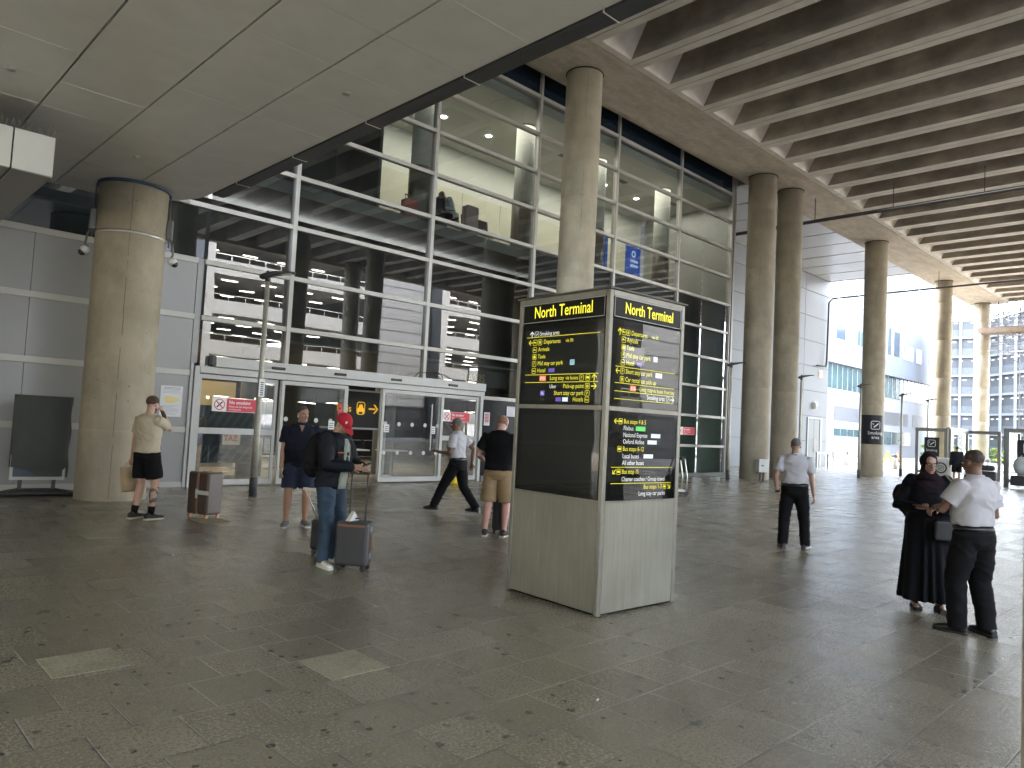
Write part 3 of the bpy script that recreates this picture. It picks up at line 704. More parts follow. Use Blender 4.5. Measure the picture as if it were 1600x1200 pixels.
# paper notices
def notice(x0, x1, z0, z1, y, label, mapc=None, red=False):
    t = thing('paper_notice', label, 'notice', (x0, y, z0)); M = MZ(y-.002)
    MB().box(x0, x1, y, y+.004, z0, z1).build('sheet', mat('paper_white', (.68,.68,.68), .6), t)
    mb = MB(); w = x1-x0; h = z1-z0; rnd = random.Random(5)
    mb2 = MB()
    for k in range(22):
        z = z1-h*.07-k*h*.041
        if mapc and .26 < (z1-z)/h < .62: continue
        l = w*(.55+.3*rnd.random()); 
        if k < 2: poly(mb, [(x0+w*.15, z), (x1-w*.12, z), (x1-w*.12, z+h*.018), (x0+w*.15, z+h*.018)], M, 0)
        else: poly(mb, [(x0+w*.08, z), (x0+w*.08+l, z), (x0+w*.08+l, z+h*.009), (x0+w*.08, z+h*.009)], M, 0)
    if mapc:
        P = []
        for k in range(24):
            a = 2*math.pi*k/24; q = 1+.18*math.sin(3*a+1)+.1*math.sin(7*a)
            P.append((x0+w*.48+w*.34*q*math.cos(a), z0+h*.53+h*.1*q*math.sin(a)+ (h*.03 if math.sin(a)>0 else 0)))
        poly(mb, P, M, 1)
    if red:
        for k in range(6): poly(mb, [(x0+w*.12, z1-h*(.2+.11*k)), (x1-w*.12, z1-h*(.2+.11*k)), (x1-w*.12, z1-h*(.13+.11*k)), (x0+w*.12, z1-h*(.13+.11*k))], M, 2)
    mb.build('print', [mat('ink_grey', (.25,.25,.27), .7), mat('map_yellow', (.75,.62,.28), .7), lab_r], t)
notice(5.31, 5.75, 1.46, 2.1, YG-.012, 'white poster with yellow map on grey wall left of the doors', True)
notice(14.3, 14.52, 1.6, 1.98, YG-.01, 'small white and red notice on the dark panel right of the doors', red=True)
notice(15.2, 15.6, 1.9, 2.2, YG-.01, 'blank looking white sheet on dark panel behind the man in shorts')
# --- people and things indoors, ground floor: blue striped hoarding, bench, bins
hb = thing('striped_display', 'dark blue display board with diagonal teal stripes inside the doors', 'display', (7.3, 17.9, 0))
MB().box(7.0, 8.45, 17.9, 18.4, .35, 1.75).build('board', mat('display_navy', (.006,.012,.022), .4), hb)
mb = MB()
for k in range(9):
    for j, (za, zb) in enumerate(((1.25, 1.72), (.4, .78))):
        xa = 6.85+k*.22
        P = [(xa, za), (xa+.09, za), (xa+.09+.3, zb), (xa+.3, zb)]
        P = [(min(max(x, 7.02), 8.43), z) for x, z in P]
        if P[2][0]-P[3][0] > .02 or P[1][0]-P[0][0] > .02: poly(mb, P, MZ(17.895))
mb.build('stripes', mat('display_teal', (.02,.055,.065), .4), hb)
mb = MB(); poly(mb, [(7.55,.8),(8.0,.8),(8.0,1.15),(7.55,1.15)], MZ(17.89), 0); mb.text('TAZ', .2, MZ(17.885) @ Matrix.Translation((7.58, .9, 0)), 1, 'LEFT', .9, bold=.008)
mb.build('logo_plate', [mat('logo_cream', (.6,.52,.4), .5), mat('logo_red', (.55,.1,.03), .5)], hb)
def bench(x, y, z, n, label, rz=0):
    t = thing('seat_row', label, 'seats', (x, y, z), rz, 'rows of seats in the terminal')
    sm = mat('seat_black', (.03,.03,.032), .4)
    for k in range(n):
        m = MB(); m.obox((k*.6+.3, 0, .44), (.5,.46,.05)); m.build('seat', sm, t, world=False, bevel=.015)
        m = MB(); m.obox((k*.6+.3, .25, .7), (.5,.05,.5), 0, 0, -.15); m.build('backrest', sm, t, world=False, bevel=.015)
    m = MB(); m.bar((0,0,.38), (n*.6,0,.38), .06)
    for x_ in (.3, n*.6-.3): m.bar((x_,-.25,.03), (x_,.25,.03), .05); m.bar((x_,0,.03), (x_,0,.38), .05)
    m.build('beam', stl, t, world=False)
    return t
b0 = bench(11.2, 18.9, .012, 3, 'row of dark seats inside behind the right sliding door')
dup(b0, (8.6, 20.2, .012), 0, 'row of dark seats inside behind the left sliding door')
tbm = mat('table_white', (.6,.6,.58), .4)
for x, y, l in ((10.9, 17.3, 'white side table inside, left behind the right sliding door'), (12.2, 17.3, 'white side table inside, right behind the right sliding door')):
    t = thing('side_table', l, 'table', (x, y, .012)); MB().box(-.4,.4,-.25,.25,.72,.76).build('top', tbm, t, world=False, bevel=.01); MB().lathe([(.25,0),(.25,.02),(.03,.04),(.03,.72)], (0,0,0), 20).build('pedestal', stl, t, world=False)
# wet floor cone
cone = thing('wet_floor_cone', 'tall yellow wet floor cone by the right hand doors', 'cone', (12.95, 15.35, 0))
ye = mat('cone_yellow', (.8,.6,.01), .4)
mb = MB()
mb.lathe([(.15,0),(.15,.02),(.11,.03),(.1,.1),(.045,.5),(.03,.62),(.02,.64)], (0,0,0), 24, e=2.6); mb.build('body', ye, cone, world=False)
mb = MB(); Mc = Matrix.Translation((-.05, -.09, .25)) @ Matrix.Rotation(R(-35),4,'Z') @ Matrix.Rotation(R(82),4,'X')
poly(mb, [(-.04,-.08),(.05,-.08),(.005,.05)], Mc); mb.build('symbol', blk, cone, world=False)
# cable loop on the door header
tag(MB().tube([(12.2+ .62*math.cos(a)*1.0, YG-.2, 2.78+.17*math.sin(a)) for a in [math.pi*q/16 for q in range(17)]], .012, 6).tube([(12.35+.25*math.cos(a), YG-.12, 2.78+.2*math.sin(a)) for a in [math.pi*q/10 for q in range(11)]], .008, 6).build('cable', blk), 'black cable looped on top of the door header', 'cable')
# --- banners upstairs
def banner(x, z0, z1, w, y, col, label, txt=False):
    t = thing('hanging_banner', label, 'banner', (x, y, z1), 0, 'banners hanging inside the upper hall')
    mb = MB(); n = 8
    P = [(x-w/2+w*i/n, y+.03*math.sin(i*1.1), z) for z in (z0, z1) for i in range(n+1)]
    mb.add(P, [(i, i+1, n+2+i, n+1+i) for i in range(n)]); mb.build('cloth', mat('banner_'+label.split()[0], col, .6, emit=col, estr=.02), t)
    if txt:
        mb = MB(); M = MZ(y-.06)
        disc(mb, x-.05, z1-.3, .12, M, 0, 20, .085); mb.text('LONDON', .13, M @ Matrix.Translation((x, z1-.62, 0)), 0, 'CENTER', .85, bold=.004); mb.text('GATWICK', .13, M @ Matrix.Translation((x, z1-.8, 0)), 0, 'CENTER', .8, bold=.004)
        mb.build('lettering', mat('banner_text', (.6,.65,.75), .6, emit=(.6,.7,.9), estr=.04), t)
banner(22.6, 7.55, 8.75, 1.0, 16.9, (.02,.07,.32), 'blue banner with white lettering hanging inside the glass', True)
banner(21.35, 7.5, 9.0, .4, 17.3, (.015,.06,.25), 'dark blue narrow banner hanging beside the lettered one')
banner(20.6, 7.3, 8.7, .5, 16.9, (.02,.2,.2), 'teal banner hanging inside the glass behind the tall column')
# ---------------------------------------------------------------- sign pillar
KO = Vector((5.157, 4.086, 0)); KA = R(-3.4); KU, KV, KH = 1.12, 1.235, 2.945
pil = thing('sign_pillar', 'square metal wayfinding pillar headed North Terminal', 'sign pillar', KO, KA)
kst = mat('pillar_steel', (.28,.27,.235), .38, metal=.55, nscale=3, namt=.12, stretch=(1,1,.15), n2=(14,.06))
kbase = mat('brushed_base', (.29,.283,.235), .42, metal=.4, nscale=5, namt=.1, stretch=(6,6,.4), n2=(1.3,.12), bump=.15, bscale=60)
kblk = mat('display_black', (.005,.005,.005), .35, spec=.15)
scr = mat('screen_dark', (.009,.0095,.0095), .3, spec=.2)
KT = KH
def kp(u, v, z): return (u, v, z)
# corner posts
for u, v in ((0,0), (KU-.05,0), (0,KV-.05), (KU-.05,KV-.05)):
    MB().box(u, u+.05, v, v+.05, 0, KH-.02).build('post', kst, pil, world=False, bevel=.006)
MB().box(-.02, KU+.02, -.02, KV+.02, KH-.02, KH).build('cap', mat('cap_dark', (.12,.115,.1), .7, nscale=8, namt=.3), pil, world=False, bevel=.003)
MB().box(.05, KU-.05, .0, .05, KH-.075, KH-.021).box(.05, KU-.05, KV-.05, KV, KH-.075, KH-.021).box(0, .05, .05, KV-.05, KH-.075, KH-.021).box(KU-.05, KU, .05, KV-.05, KH-.075, KH-.021).build('top_rail', kst, pil, world=False)
MB().box(.03, KU-.03, .03, KV-.03, .0, KH-.03).build('core', kblk, pil, world=False)
# base panels
for a in (((.055, KU-.055), (.004, .03)), ((.055, KU-.055), (KV-.03, KV-.004)), ((.004, .03), (.055, KV-.055)), ((KU-.03, KU-.004), (.055, KV-.055))):
    MB().box(a[0][0], a[0][1], a[1][0], a[1][1], .02, 1.0).build('base_panel', kbase, pil, world=False, bevel=.003)
ML_ = frameM((.0, KV, 0), (0,-1,0), (0,0,1))     # left face: x grows to the viewer's right, z out of the face
MR_ = frameM((0, 0, 0), (1,0,0), (0,0,1))
head_m = mat('header_black', (.006,.006,.006), .4, spec=.2)
head_r = mat('header_grey', (.012,.012,.012), .3)
pgl = glass('pillar_glass', (.8,.82,.81), .9, .0006, 3, base=.0)
pgl2 = glass('pillar_glass_right', (.8,.82,.81), 1.9, .0006, 3, base=.03)
wline = mat('header_outline', (.6,.6,.58), .5)
def quadM(mb, x0, x1, y0, y1, M, mi=0, zoff=0): return mb.add([M @ Vector(p) for p in ((x0,y0,zoff),(x1,y0,zoff),(x1,y1,zoff),(x0,y1,zoff))], [(0,1,2,3)], mi)
def slab(mb, x0, x1, y0, y1, z0, z1, M, mi=0):
    return mb.hexa([M @ Vector(p) for p in ((x0,y0,z0),(x1,y0,z0),(x1,y1,z0),(x0,y1,z0),(x0,y0,z1),(x1,y0,z1),(x1,y1,z1),(x0,y1,z1))], mi)
yel, whi = 0, 1
TM = [sg_yel, sg_wht_e, mat('badge_red', (.6,.15,.1), .5, emit=(.8,.2,.12), estr=.04), mat('badge_purple', (.1,.07,.3), .5, emit=(.15,.1,.45), estr=.03), mat('badge_teal', (.3,.55,.55), .5, emit=(.3,.55,.55), estr=.03), mat('badge_green', (.1,.5,.12), .5, emit=(.15,.7,.15), estr=.03), mat('badge_white', (.7,.75,.8), .5, emit=(.8,.85,.95), estr=.03)]
def arrow(mb, cx, cy, s, ang, M, mi):
    c, q = math.cos(R(ang)), math.sin(R(ang)); T = lambda P: [(cx+s*(x*c-y*q), cy+s*(x*q+y*c)) for x, y in P]
    poly(mb, T([(-.5,-.07),(.4,-.07),(.4,.07),(-.5,.07)]), M, mi)
    poly(mb, T([(.5,0),(.1,.42),(-.08,.42),(.32,0)]), M, mi); poly(mb, T([(.5,0),(.32,0),(-.08,-.42),(.1,-.42)]), M, mi)
def icon(mb, cx, cy, s, M, mi, ch=None, kind=None):
    rrect(mb, cx, cy, s, s, s*.22, s*.07, M, mi)
    if ch: mb.text(ch, s*.8, M @ Matrix.Translation((cx, cy-s*.28, 0)), mi, 'CENTER', .9)
    if kind == 'bus': slab(mb, cx-s*.33, cx+s*.33, cy-s*.16, cy+s*.2, 0, .001, M, mi)
    if kind == 'bed': slab(mb, cx-s*.33, cx+s*.33, cy-s*.12, cy+s*.02, 0, .001, M, mi); disc(mb, cx-s*.2, cy+s*.12, s*.08, M, mi, 10)
    if kind == 'taxi': poly(mb, [(cx-s*.3,cy-s*.25),(cx+s*.3,cy-s*.25),(cx+s*.3,cy),(cx+s*.18,cy+s*.28),(cx-s*.18,cy+s*.28),(cx-s*.3,cy)], M, mi)
    if kind == 'plane': poly(mb, [(cx-s*.3,cy-s*.1),(cx+s*.3,cy-s*.1),(cx+s*.3,cy-.02*s),(cx,cy+.1*s),(cx-s*.2,cy+.22*s),(cx-s*.3,cy+.1*s)], M, mi)
    if kind == 'lift': slab(mb, cx-s*.2, cx-s*.05, cy-s*.25, cy+s*.25, 0, .001, M, mi); slab(mb, cx+s*.06, cx+s*.2, cy-s*.25, cy+s*.25, 0, .001, M, mi)
def badge(mb, x, y, w, h, M, mi, txt=None, ti=1):
    quadM(mb, x, x+w, y, y+h, M, mi)
    if txt: mb.text(txt, h*.85, M @ Matrix.Translation((x+w/2, y+h*.2, .001)), ti, 'CENTER', .85)
TS = .062
def T(mb, s, x, y, M, mi, size=TS, al='LEFT', xs=.82): mb.text(s, size, M @ Matrix.Translation((x, y-.018, 0)), mi, al, xs, bold=0)
for side, M, W in (('L', ML_, KV), ('R', MR_, KU)):
    # header
    h = MB(); slab(h, .06, W-.06, 2.685, 2.865, -.03, -.004, M); hp = h.build('header_panel', head_m, pil, world=False)
    mb = MB(); rrect(mb, W/2, 2.775, W-.13, .185, .004, .006, M @ Matrix.Translation((0,0,-.001)))
    mb.build('outline', wline, hp, world=False); 
    mb = MB(); mb.text('North Terminal', .163 if side == 'L' else .15, M @ Matrix.Translation((W/2+.01, 2.728, 0)), 0, 'CENTER', .76 if side == 'L' else .75, bold=.0008)
    mb.build('lettering', sg_yel, hp, world=False)
    # two display units
    for nm, z0, z1 in (('upper', 1.87, 2.66), ('lower', 1.015, 1.825)):
        d = MB(); slab(d, .06, W-.06, z0, z1, -.03, -.012, M); dp = d.build('display', kblk, pil, world=False)
        d = MB(); slab(d, .12, W-.12, z0+.05, z1-.055, -.012, -.011, M); d.build('screen', scr, dp, world=False)
        d = MB(); quadM(d, .062, W-.062, z0, z1, M, 0, -.003); d.build('cover_glass', pgl if side == 'L' else pgl2, dp, world=False)
        if nm == 'upper': up = dp
        else: lo = dp
    d = MB(); slab(d, .05, W-.05, 1.828, 1.866, -.03, -.001, M); d.build('divider', kst, pil, world=False)
    d = MB(); slab(d, .05, W-.05, 1.0, 1.013, -.03, -.001, M); d.build('divider', kst, pil, world=False)
    S = M @ Matrix.Translation((0,0,-.009))
    mb = MB()
    if side == 'L':
        x0, x1 = .115, W-.115
        arrow(mb, .2, 2.575, .07, 90, S, 1); smoke_icon(mb, .27, 2.575, .06, S, 1); T(mb, 'Smoking area', .315, 2.575, S, 1)
        arrow(mb, .185, 2.488, .06, 180, S, 0); icon(mb, .25, 2.488, .06, S, 0, kind='plane'); icon(mb, .32, 2.488, .06, S, 0, kind='lift'); T(mb, 'Departures', .375, 2.488, S, 0); T(mb, 'via lift', .68, 2.49, S, 0, .052)
        icon(mb, .25, 2.41, .058, S, 0, kind='plane'); T(mb, 'Arrivals', .3, 2.41, S, 0)
        icon(mb, .25, 2.335, .058, S, 0, kind='taxi'); T(mb, 'Taxis', .3, 2.335, S, 0)
        icon(mb, .25, 2.262, .058, S, 0, 'P'); T(mb, 'Mid stay car park', .3, 2.262, S, 0); badge(mb, .75, 2.235, .06, .055, S, 4, 'P7', 3)
        icon(mb, .25, 2.187, .058, S, 0, kind='bed'); T(mb, 'Hotel', .3, 2.187, S, 0); badge(mb, .46, 2.168, .085, .04, S, 3)
        r = x1-.02
        arrow(mb, r-.03, 2.105, .07, 90, S, 0); icon(mb, r-.11, 2.105, .058, S, 0, kind='bus'); icon(mb, r-.19, 2.105, .058, S, 0, 'P'); T(mb, 'via buses', r-.235, 2.107, S, 0, .055, 'RIGHT'); T(mb, 'Long stay', r-.42, 2.105, S, 0, TS, 'RIGHT'); badge(mb, r-.76, 2.078, .09, .055, S, 2, 'P10')
        arrow(mb, r-.03, 2.02, .07, 0, S, 0); icon(mb, r-.11, 2.02, .058, S, 0, kind='lift'); T(mb, 'Pick-up point', r-.155, 2.02, S, 0, TS, 'RIGHT'); T(mb, 'Uber', r-.52, 2.02, S, 1, .055, 'RIGHT')
        icon(mb, r-.11, 1.95, .058, S, 0, 'P'); T(mb, 'Short stay car park', r-.155, 1.95, S, 0, TS, 'RIGHT'); badge(mb, r-.74, 1.923, .06, .055, S, 3, 'P6')
        icon(mb, r-.11, 1.887+.0, .055, S, 0, kind='bed'); T(mb, 'Hotels', r-.155, 1.887, S, 0, TS, 'RIGHT'); badge(mb, r-.43, 1.866, .075, .042, S, 6); badge(mb, r-.52, 1.866, .075, .042, S, 3)
        for z in (2.545, 2.145, 2.065): slab(mb, x0+.01, x1, z-.0035, z+.0015, 0, .001, S, 0)
        # shift everything up a touch so the last row clears the frame
        mb.v = [(a, b, 1.99+(c-1.99)*.94+.025) if True else None for a, b, c in mb.v]
        mb.build('lettering', TM, up, world=False)
    else:
        x0, x1 = .115, W-.115
        arrow(mb, .16, 2.555, .07, 90, S, 0); icon(mb, .215, 2.555, .055, S, 0, kind='plane'); icon(mb, .275, 2.555, .055, S, 0, kind='lift'); T(mb, 'Departures', .32, 2.555, S, 0); T(mb, 'via lift', .62, 2.557, S, 0, .052)
        icon(mb, .215, 2.485, .055, S, 0, kind='plane'); T(mb, 'Arrivals', .26, 2.485, S, 0)
        icon(mb, .215, 2.415, .055, S, 0, kind='taxi'); T(mb, 'Taxis', .26, 2.415, S, 0)
        icon(mb, .215, 2.345, .055, S, 0, 'P'); T(mb, 'Mid stay car park', .26, 2.345, S, 0); badge(mb, .66, 2.322, .06, .05, S, 6, 'P7', 3)
        icon(mb, .215, 2.275, .055, S, 0, kind='bed'); T(mb, 'Hotel', .26, 2.275, S, 0); badge(mb, .42, 2.258, .07, .035, S, 3)
        arrow(mb, .15, 2.195, .06, 180, S, 0); icon(mb, .215, 2.195, .055, S, 0, 'P'); T(mb, 'Short stay car park', .26, 2.195, S, 0); badge(mb, .7, 2.172, .1, .045, S, 6, 'P6', 3)
        icon(mb, .215, 2.12, .055, S, 0, kind='lift'); T(mb, 'Car rental car pick up', .26, 2.12, S, 0)
        T(mb, 'via buses from bay', x1-.0, 2.045, S, 0, .055, 'RIGHT'); T(mb, 'Long stay', x1-.34, 2.045, S, 0, TS, 'RIGHT'); badge(mb, x1-.67, 2.02, .08, .052, S, 2, 'P10')
        arrow(mb, x1-.03, 1.975, .06, 0, S, 1); smoke_icon(mb, x1-.1, 1.975, .052, S, 1); T(mb, 'Smoking area', x1-.15, 1.975, S, 1, TS, 'RIGHT')
        for z in (2.235, 2.085, 2.01, 1.94): slab(mb, x0, x1, z-.0035, z+.0015, 0, .001, S, 0)
        mb.build('lettering', TM, up, world=False)
        mb = MB()
        arrow(mb, .16, 1.735, .06, 180, S, 0); icon(mb, .22, 1.735, .055, S, 0, kind='bus'); T(mb, 'Bus stops 4 & 5', .265, 1.735, S, 0)
        T(mb, 'Flixbus', .265, 1.67, S, 1); badge(mb, .44, 1.65, .14, .045, S, 5)
        T(mb, 'National Express', .265, 1.605, S, 1); badge(mb, .67, 1.588, .14, .04, S, 6)
        T(mb, 'Oxford Airline', .265, 1.54, S, 1); badge(mb, .62, 1.523, .14, .04, S, 6)
        icon(mb, .22, 1.47, .055, S, 0, kind='bus'); T(mb, 'Bus stops 6-12', .265, 1.47, S, 0)
        T(mb, 'Local buses', .265, 1.4, S, 1); badge(mb, .57, 1.383, .14, .04, S, 6)
        T(mb, 'All other buses', .265, 1.335, S, 1)
        arrow(mb, .16, 1.25, .06, 225, S, 0); icon(mb, .22, 1.25, .055, S, 0, kind='bus'); T(mb, 'Bus stop 15', .265, 1.25, S, 0)
        T(mb, 'Charter coaches / Group travel', .265, 1.178, S, 1, TS*.98)
        arrow(mb, x1-.03, 1.1, .06, -45, S, 0); icon(mb, x1-.1, 1.1, .05, S, 0, kind='bus'); T(mb, 'Bus stops 1-3', x1-.14, 1.1, S, 0, TS, 'RIGHT')
        T(mb, 'Long stay car parks', x1-.09, 1.075-.04, S, 1, TS, 'RIGHT')
        for z in (1.295, 1.14): slab(mb, x0, x1, z-.0035, z+.0015, 0, .001, S, 0)
        mb.v = [(a, b, 1.74+(c-1.74)*.95) for a, b, c in mb.v]
        mb.build('lettering', TM, lo, world=False)
# ---------------------------------------------------------------- street lamps
pole_m = mat('lamp_pole', (.36,.34,.28), .5, metal=.3, nscale=3, namt=.15, stretch=(1,1,.3), n2=(20,.12))
pole_b = mat('lamp_pole_foot', (.05,.05,.05), .6)
lampd_ = mat('lamp_head_dark', (.03,.03,.03), .4)
lens = mat('lamp_lens', (.5,.48,.38), .3)
def make_lamp(loc, label, a):
    t = thing('street_lamp', label, 'street lamp', loc, a, 'slim street lamps along the terminal')
    MB().lathe([(.068,.36),(.062,1.2),(.052,2.4),(.046,4.3)], (0,0,0), 20).build('pole', pole_m, t, world=False)
    MB().lathe([(.078,0),(.078,.36),(.069,.37)], (0,0,0), 20).build('foot', pole_b, t, world=False)
    mb = MB()
    RR = []
    for x, w, h, z in ((-.16,.03,.03,4.34),(-.12,.085,.05,4.34),(-.02,.11,.065,4.36),(.1,.12,.05,4.41),(.35,.11,.03,4.45),(.5,.09,.018,4.46),(.53,.05,.008,4.46)):
        RR.append(mb.ring((x,0,z), (0,w,0), (0,0,h), 16, 3))
    mb.rings(RR); mb.lathe([(.05,4.25),(.06,4.36)], (0,0,0), 16); mb.lathe([(.035,4.42),(.035,4.46),(.02,4.47)], (0,0,0), 12); hd = mb.build('lamp_head', lampd_, t, world=False)
    MB().hexa([(.08,-.08,4.37),(.46,-.07,4.432),(.46,.07,4.432),(.08,.08,4.37),(.08,-.08,4.40),(.46,-.07,4.45),(.46,.07,4.45),(.08,.08,4.40)]).build('lens', lens, hd, world=False)
    return t
lamp0 = make_lamp((6.5, 13.8, 0), 'nearest street lamp, its post scuffed and stickered, by the doors', R(-35))
mb = MB(); mb.box(6.44, 6.56, 13.727, 13.732, 1.95, 2.3); 
for k in range(7): mb.box(6.47, 6.53, 13.7245, 13.7265, 1.98+k*.04, 2.0+k*.04, 1)
ls = mb.build('sticker', [lab_w, blk], lamp0)
for x, y, l in ((25.25, 14.05, 'street lamp in front of the end of the glazing, left of the paired columns'), (31.0, 13.9, 'street lamp in front of the double service door'), (36.1, 13.3, 'street lamp standing just left of the smoking area column'), (42.8, 13.6, 'street lamp mostly hidden behind the smoking area column'), (47.6, 13.7, 'farthest street lamp, behind the smoking shelter')):
    c = dup(lamp0, (x, y, 0), R(-50), l)
    for ch in list(c.children):
        if ch.name.startswith('sticker'): bpy.data.objects.remove(ch)
# ---------------------------------------------------------------- clad block with service door
clad = mat('block_cladding', (.22,.235,.255), .55, spec=.25, nscale=.25, namt=.05)
cladj = mat('clad_joint', (.1,.105,.11), .7)
blk_b = thing('clad_block', 'pale metal clad building wing with grey service door and panelled soffit', 'building', (39, 20.4, 0))
MB().box(28.3, 49.5, 20.43, 34, 0, 16).build('core', cladj, blk_b)
mb = MB(); xs = [28.3, 33.0, 38.2, 45.75, 49.5]
zs = [0, 1.62, 3.24, 4.86, 6.48, 8.1, 9.72, 11.34, 12.43]
dx0, dx1, dzt = 46.55, 48.35, 3.05
for a, b in zip(xs, xs[1:]):
    for z0, z1 in zip(zs, zs[1:]):
        if a == 45.75 and z0 < dzt:
            mb.box(a+.015, dx0-.06, 20.39, 20.43, z0+.015, z1-.015); mb.box(dx1+.06, b, 20.39, 20.43, z0+.015, z1-.015)
            if z1 > dzt+.1: mb.box(dx0-.06, dx1+.06, 20.39, 20.43, dzt+.07, z1-.015)
        else: mb.box(a+.015, b-.015 if b < 49 else b, 20.39, 20.43, z0+.015, z1-.015)
for z0, z1 in zip(zs, zs[1:]): mb.box(49.5, 49.54, 20.39, 34, z0+.015, z1-.015)
mb.build('cladding', clad, blk_b)
gdr = mat('service_door', (.12,.13,.135), .45)
for s in (0, 1):
    a = dx0+s*.9; d = MB().box(a+.01, a+.89, 20.36, 20.4, .02, dzt-.02).build('service_door', gdr, blk_b, bevel=.004)
    hx = a+(.78 if s == 0 else .12); MB().tube([(hx, 20.33, .95), (hx, 20.28, .98), (hx, 20.28, 1.75), (hx, 20.33, 1.78)], .018, 8).build('handle', stl, d)
MB().box(dx0-.12, dx0, 20.33, 20.42, 0, dzt+.1).box(dx1, dx1+.3, 20.33, 20.42, 0, dzt+.1).box(dx0, dx1, 20.33, 20.42, dzt, dzt+.1).build('door_frame', mat('door_frame_grey', (.3,.31,.31), .5), blk_b)
MB().box(28.3, 31, 20.36, 20.39, 0, 3.2).build('dark_door', mat('dark_door', (.06,.06,.065), .5), blk_b)
sof = mat('soffit_white', (.42,.42,.43), .3, metal=.1, nscale=.3, namt=.04)
mb = MB(); x = 28.3
for k in range(9):
    x0 = 28.3+k*2.333; 
    for y0, y1 in ((15.2,16.5),(16.5,17.8),(17.8,19.1),(19.1,20.38)): mb.box(x0+.06, x0+2.27, y0+.008, y1-.008, 12.44, 12.48)
mb.build('soffit_panel', sof, blk_b)
MB().box(28.25, 49.35, 15.15, 20.4, 12.485, 15).build('upper_volume', cladj, blk_b)
MB().box(49.35, 49.45, 15.15, 20.4, 12.42, 15.2).build('soffit_edge', mat('soffit_edge_grey', (.4,.4,.4), .5), blk_b)
MB().lathe([(.0,3.72),(.16,3.72),(.2,3.85),(.2,4.1),(.0,4.2)], (47.3, 20.3, 0), 16).build('bulkhead_light', whp, blk_b)
t = thing('safety_notice', 'faded red and white notice on pale cladding beside the right paired column', 'notice', (40.2, 20.35, 1.4)); MB().box(39.8, 40.7, 20.36, 20.38, 1.3, 2.4).build('plate', lab_w, t); MB().box(39.85, 40.65, 20.352, 20.36, 1.35, 1.72).build('red_band', nsr, t)
t = thing('fire_sign', 'small faint red sign high on the pale cladding near its corner', 'sign', (48.2, 20.35, 5.9)); MB().box(48.0, 48.6, 20.36, 20.38, 5.85, 6.3).build('plate', lab_w, t); MB().box(48.03, 48.28, 20.352, 20.36, 5.88, 6.27).box(48.33, 48.57, 20.352, 20.36, 5.88, 6.27).build('mark', mat('faint_red', (.65,.25,.2), .5), t)
# electrical cabinet at column foot
eb = thing('electrical_cabinet', 'pale grey electrical box on legs at the foot of a paired column', 'cabinet', (26.98, 13.55, 0), R(-30))
MB().box(-.22,.22,-.12,.12,.32,.82).build('box', mat('cabinet_grey', (.5,.5,.47), .5, nscale=4, namt=.1), eb, world=False, bevel=.01)
MB().box(-.1,-.06,-.03,.03,0,.32).box(.04,.08,-.03,.03,0,.32).build('legs', blk, eb, world=False)
MB().box(-.12,-.02,-.125,-.121,.55,.6).build('latch', blk, eb, world=False)
# ---------------------------------------------------------------- pipes slung under the deck
pip = mat('pipe_grey', (.11,.11,.115), .85, spec=.1)
p1 = thing('slung_pipe', 'dark pipe slung below the deck crossing behind the paired columns', 'pipe', (30.8, 8, 11.3))
MB().tube([(31.2, 20.3, 11.2), (31.2, -10, 11.2)], .055, 10).tube([(31.34, 20.3, 11.32), (31.34, -10, 11.32)], .03, 8).build('pipe', pip, p1)
mb = MB()
for y in (13.6, 10.4, 7.2, 4.0, .8): mb.tube([(31.2, y, 11.2), (31.2, y, 12.3)], .018, 6)
mb.build('hanger', pip, p1)
p2 = thing('drain_pipe', 'grey pipe crossing to the clad block then dropping down its corner', 'pipe', (48.9, 15, 9))
MB().tube([(48.4, -8, 11.4), (48.6, 15.0, 11.2), (48.75, 19.9, 11.15), (48.78, 20.15, 10.9), (48.78, 20.2, 7.0), (48.65, 20.2, 6.6), (47.3, 20.2, 6.55)], .055, 10).build('pipe', pip, p2)
mb = MB()
for y in (13.5, 9, 4): mb.tube([(48.5, y, 11.25), (48.5, y, 12.3)], .02, 6)
mb.build('hanger', pip, p2)
# ---------------------------------------------------------------- white building with windows beyond
hot = thing('white_building', 'white and pale grey office block with scattered windows beyond the columns', 'building', (85, 34, 0))
hw = mat('render_white', (.3,.305,.31), .8, spec=.1, nscale=.3, namt=.03); hg = mat('cladding_pale_blue', (.19,.205,.23), .8, spec=.1, nscale=.5, namt=.05, stretch=(4,1,.3))
def F(v): return v*.85
def Z(v): return (v-1.65)*.85+1.65
HY = 34
MB().box(60, 122, HY, HY+14, 0, Z(8.7)).build('podium', hw, hot)
MB().box(60, 122, HY+.2, HY+14, Z(8.7), Z(12.2)).build('strip_wall', hw, hot)
MB().box(60, 121.8, HY-.25, HY+14, Z(12.2), 44).build('upper_wall', hg, hot)
wg = mat('window_glass', (.05,.085,.085), .2, spec=.5, nscale=.4, namt=.3); wf = mat('window_frame', (.3,.31,.32), .5)
wdk = mat('window_dark', (.05,.07,.09), .15, spec=.8)
def window(x0, x1, z0, z1, y, n=2, dark=False):
    f = MB().box(x0-.08, x1+.08, y-.05, y+.0, z0-.08, z0).box(x0-.08, x1+.08, y-.05, y, z1, z1+.08).box(x0-.08, x0, y-.05, y, z0, z1).box(x1, x1+.08, y-.05, y, z0, z1)
    for k in range(1, n): xx = x0+(x1-x0)*k/n; f.box(xx-.03, xx+.03, y-.04, y, z0, z1)
    w_ = f.build('window', wf, hot); MB().box(x0, x1, y-.02, y-.01, z0, z1).build('pane', wdk if dark else wg, w_)
rows = [(15.35, 17.5), (20.95, 23.1), (26.5, 28.7)]
U = HY-.25
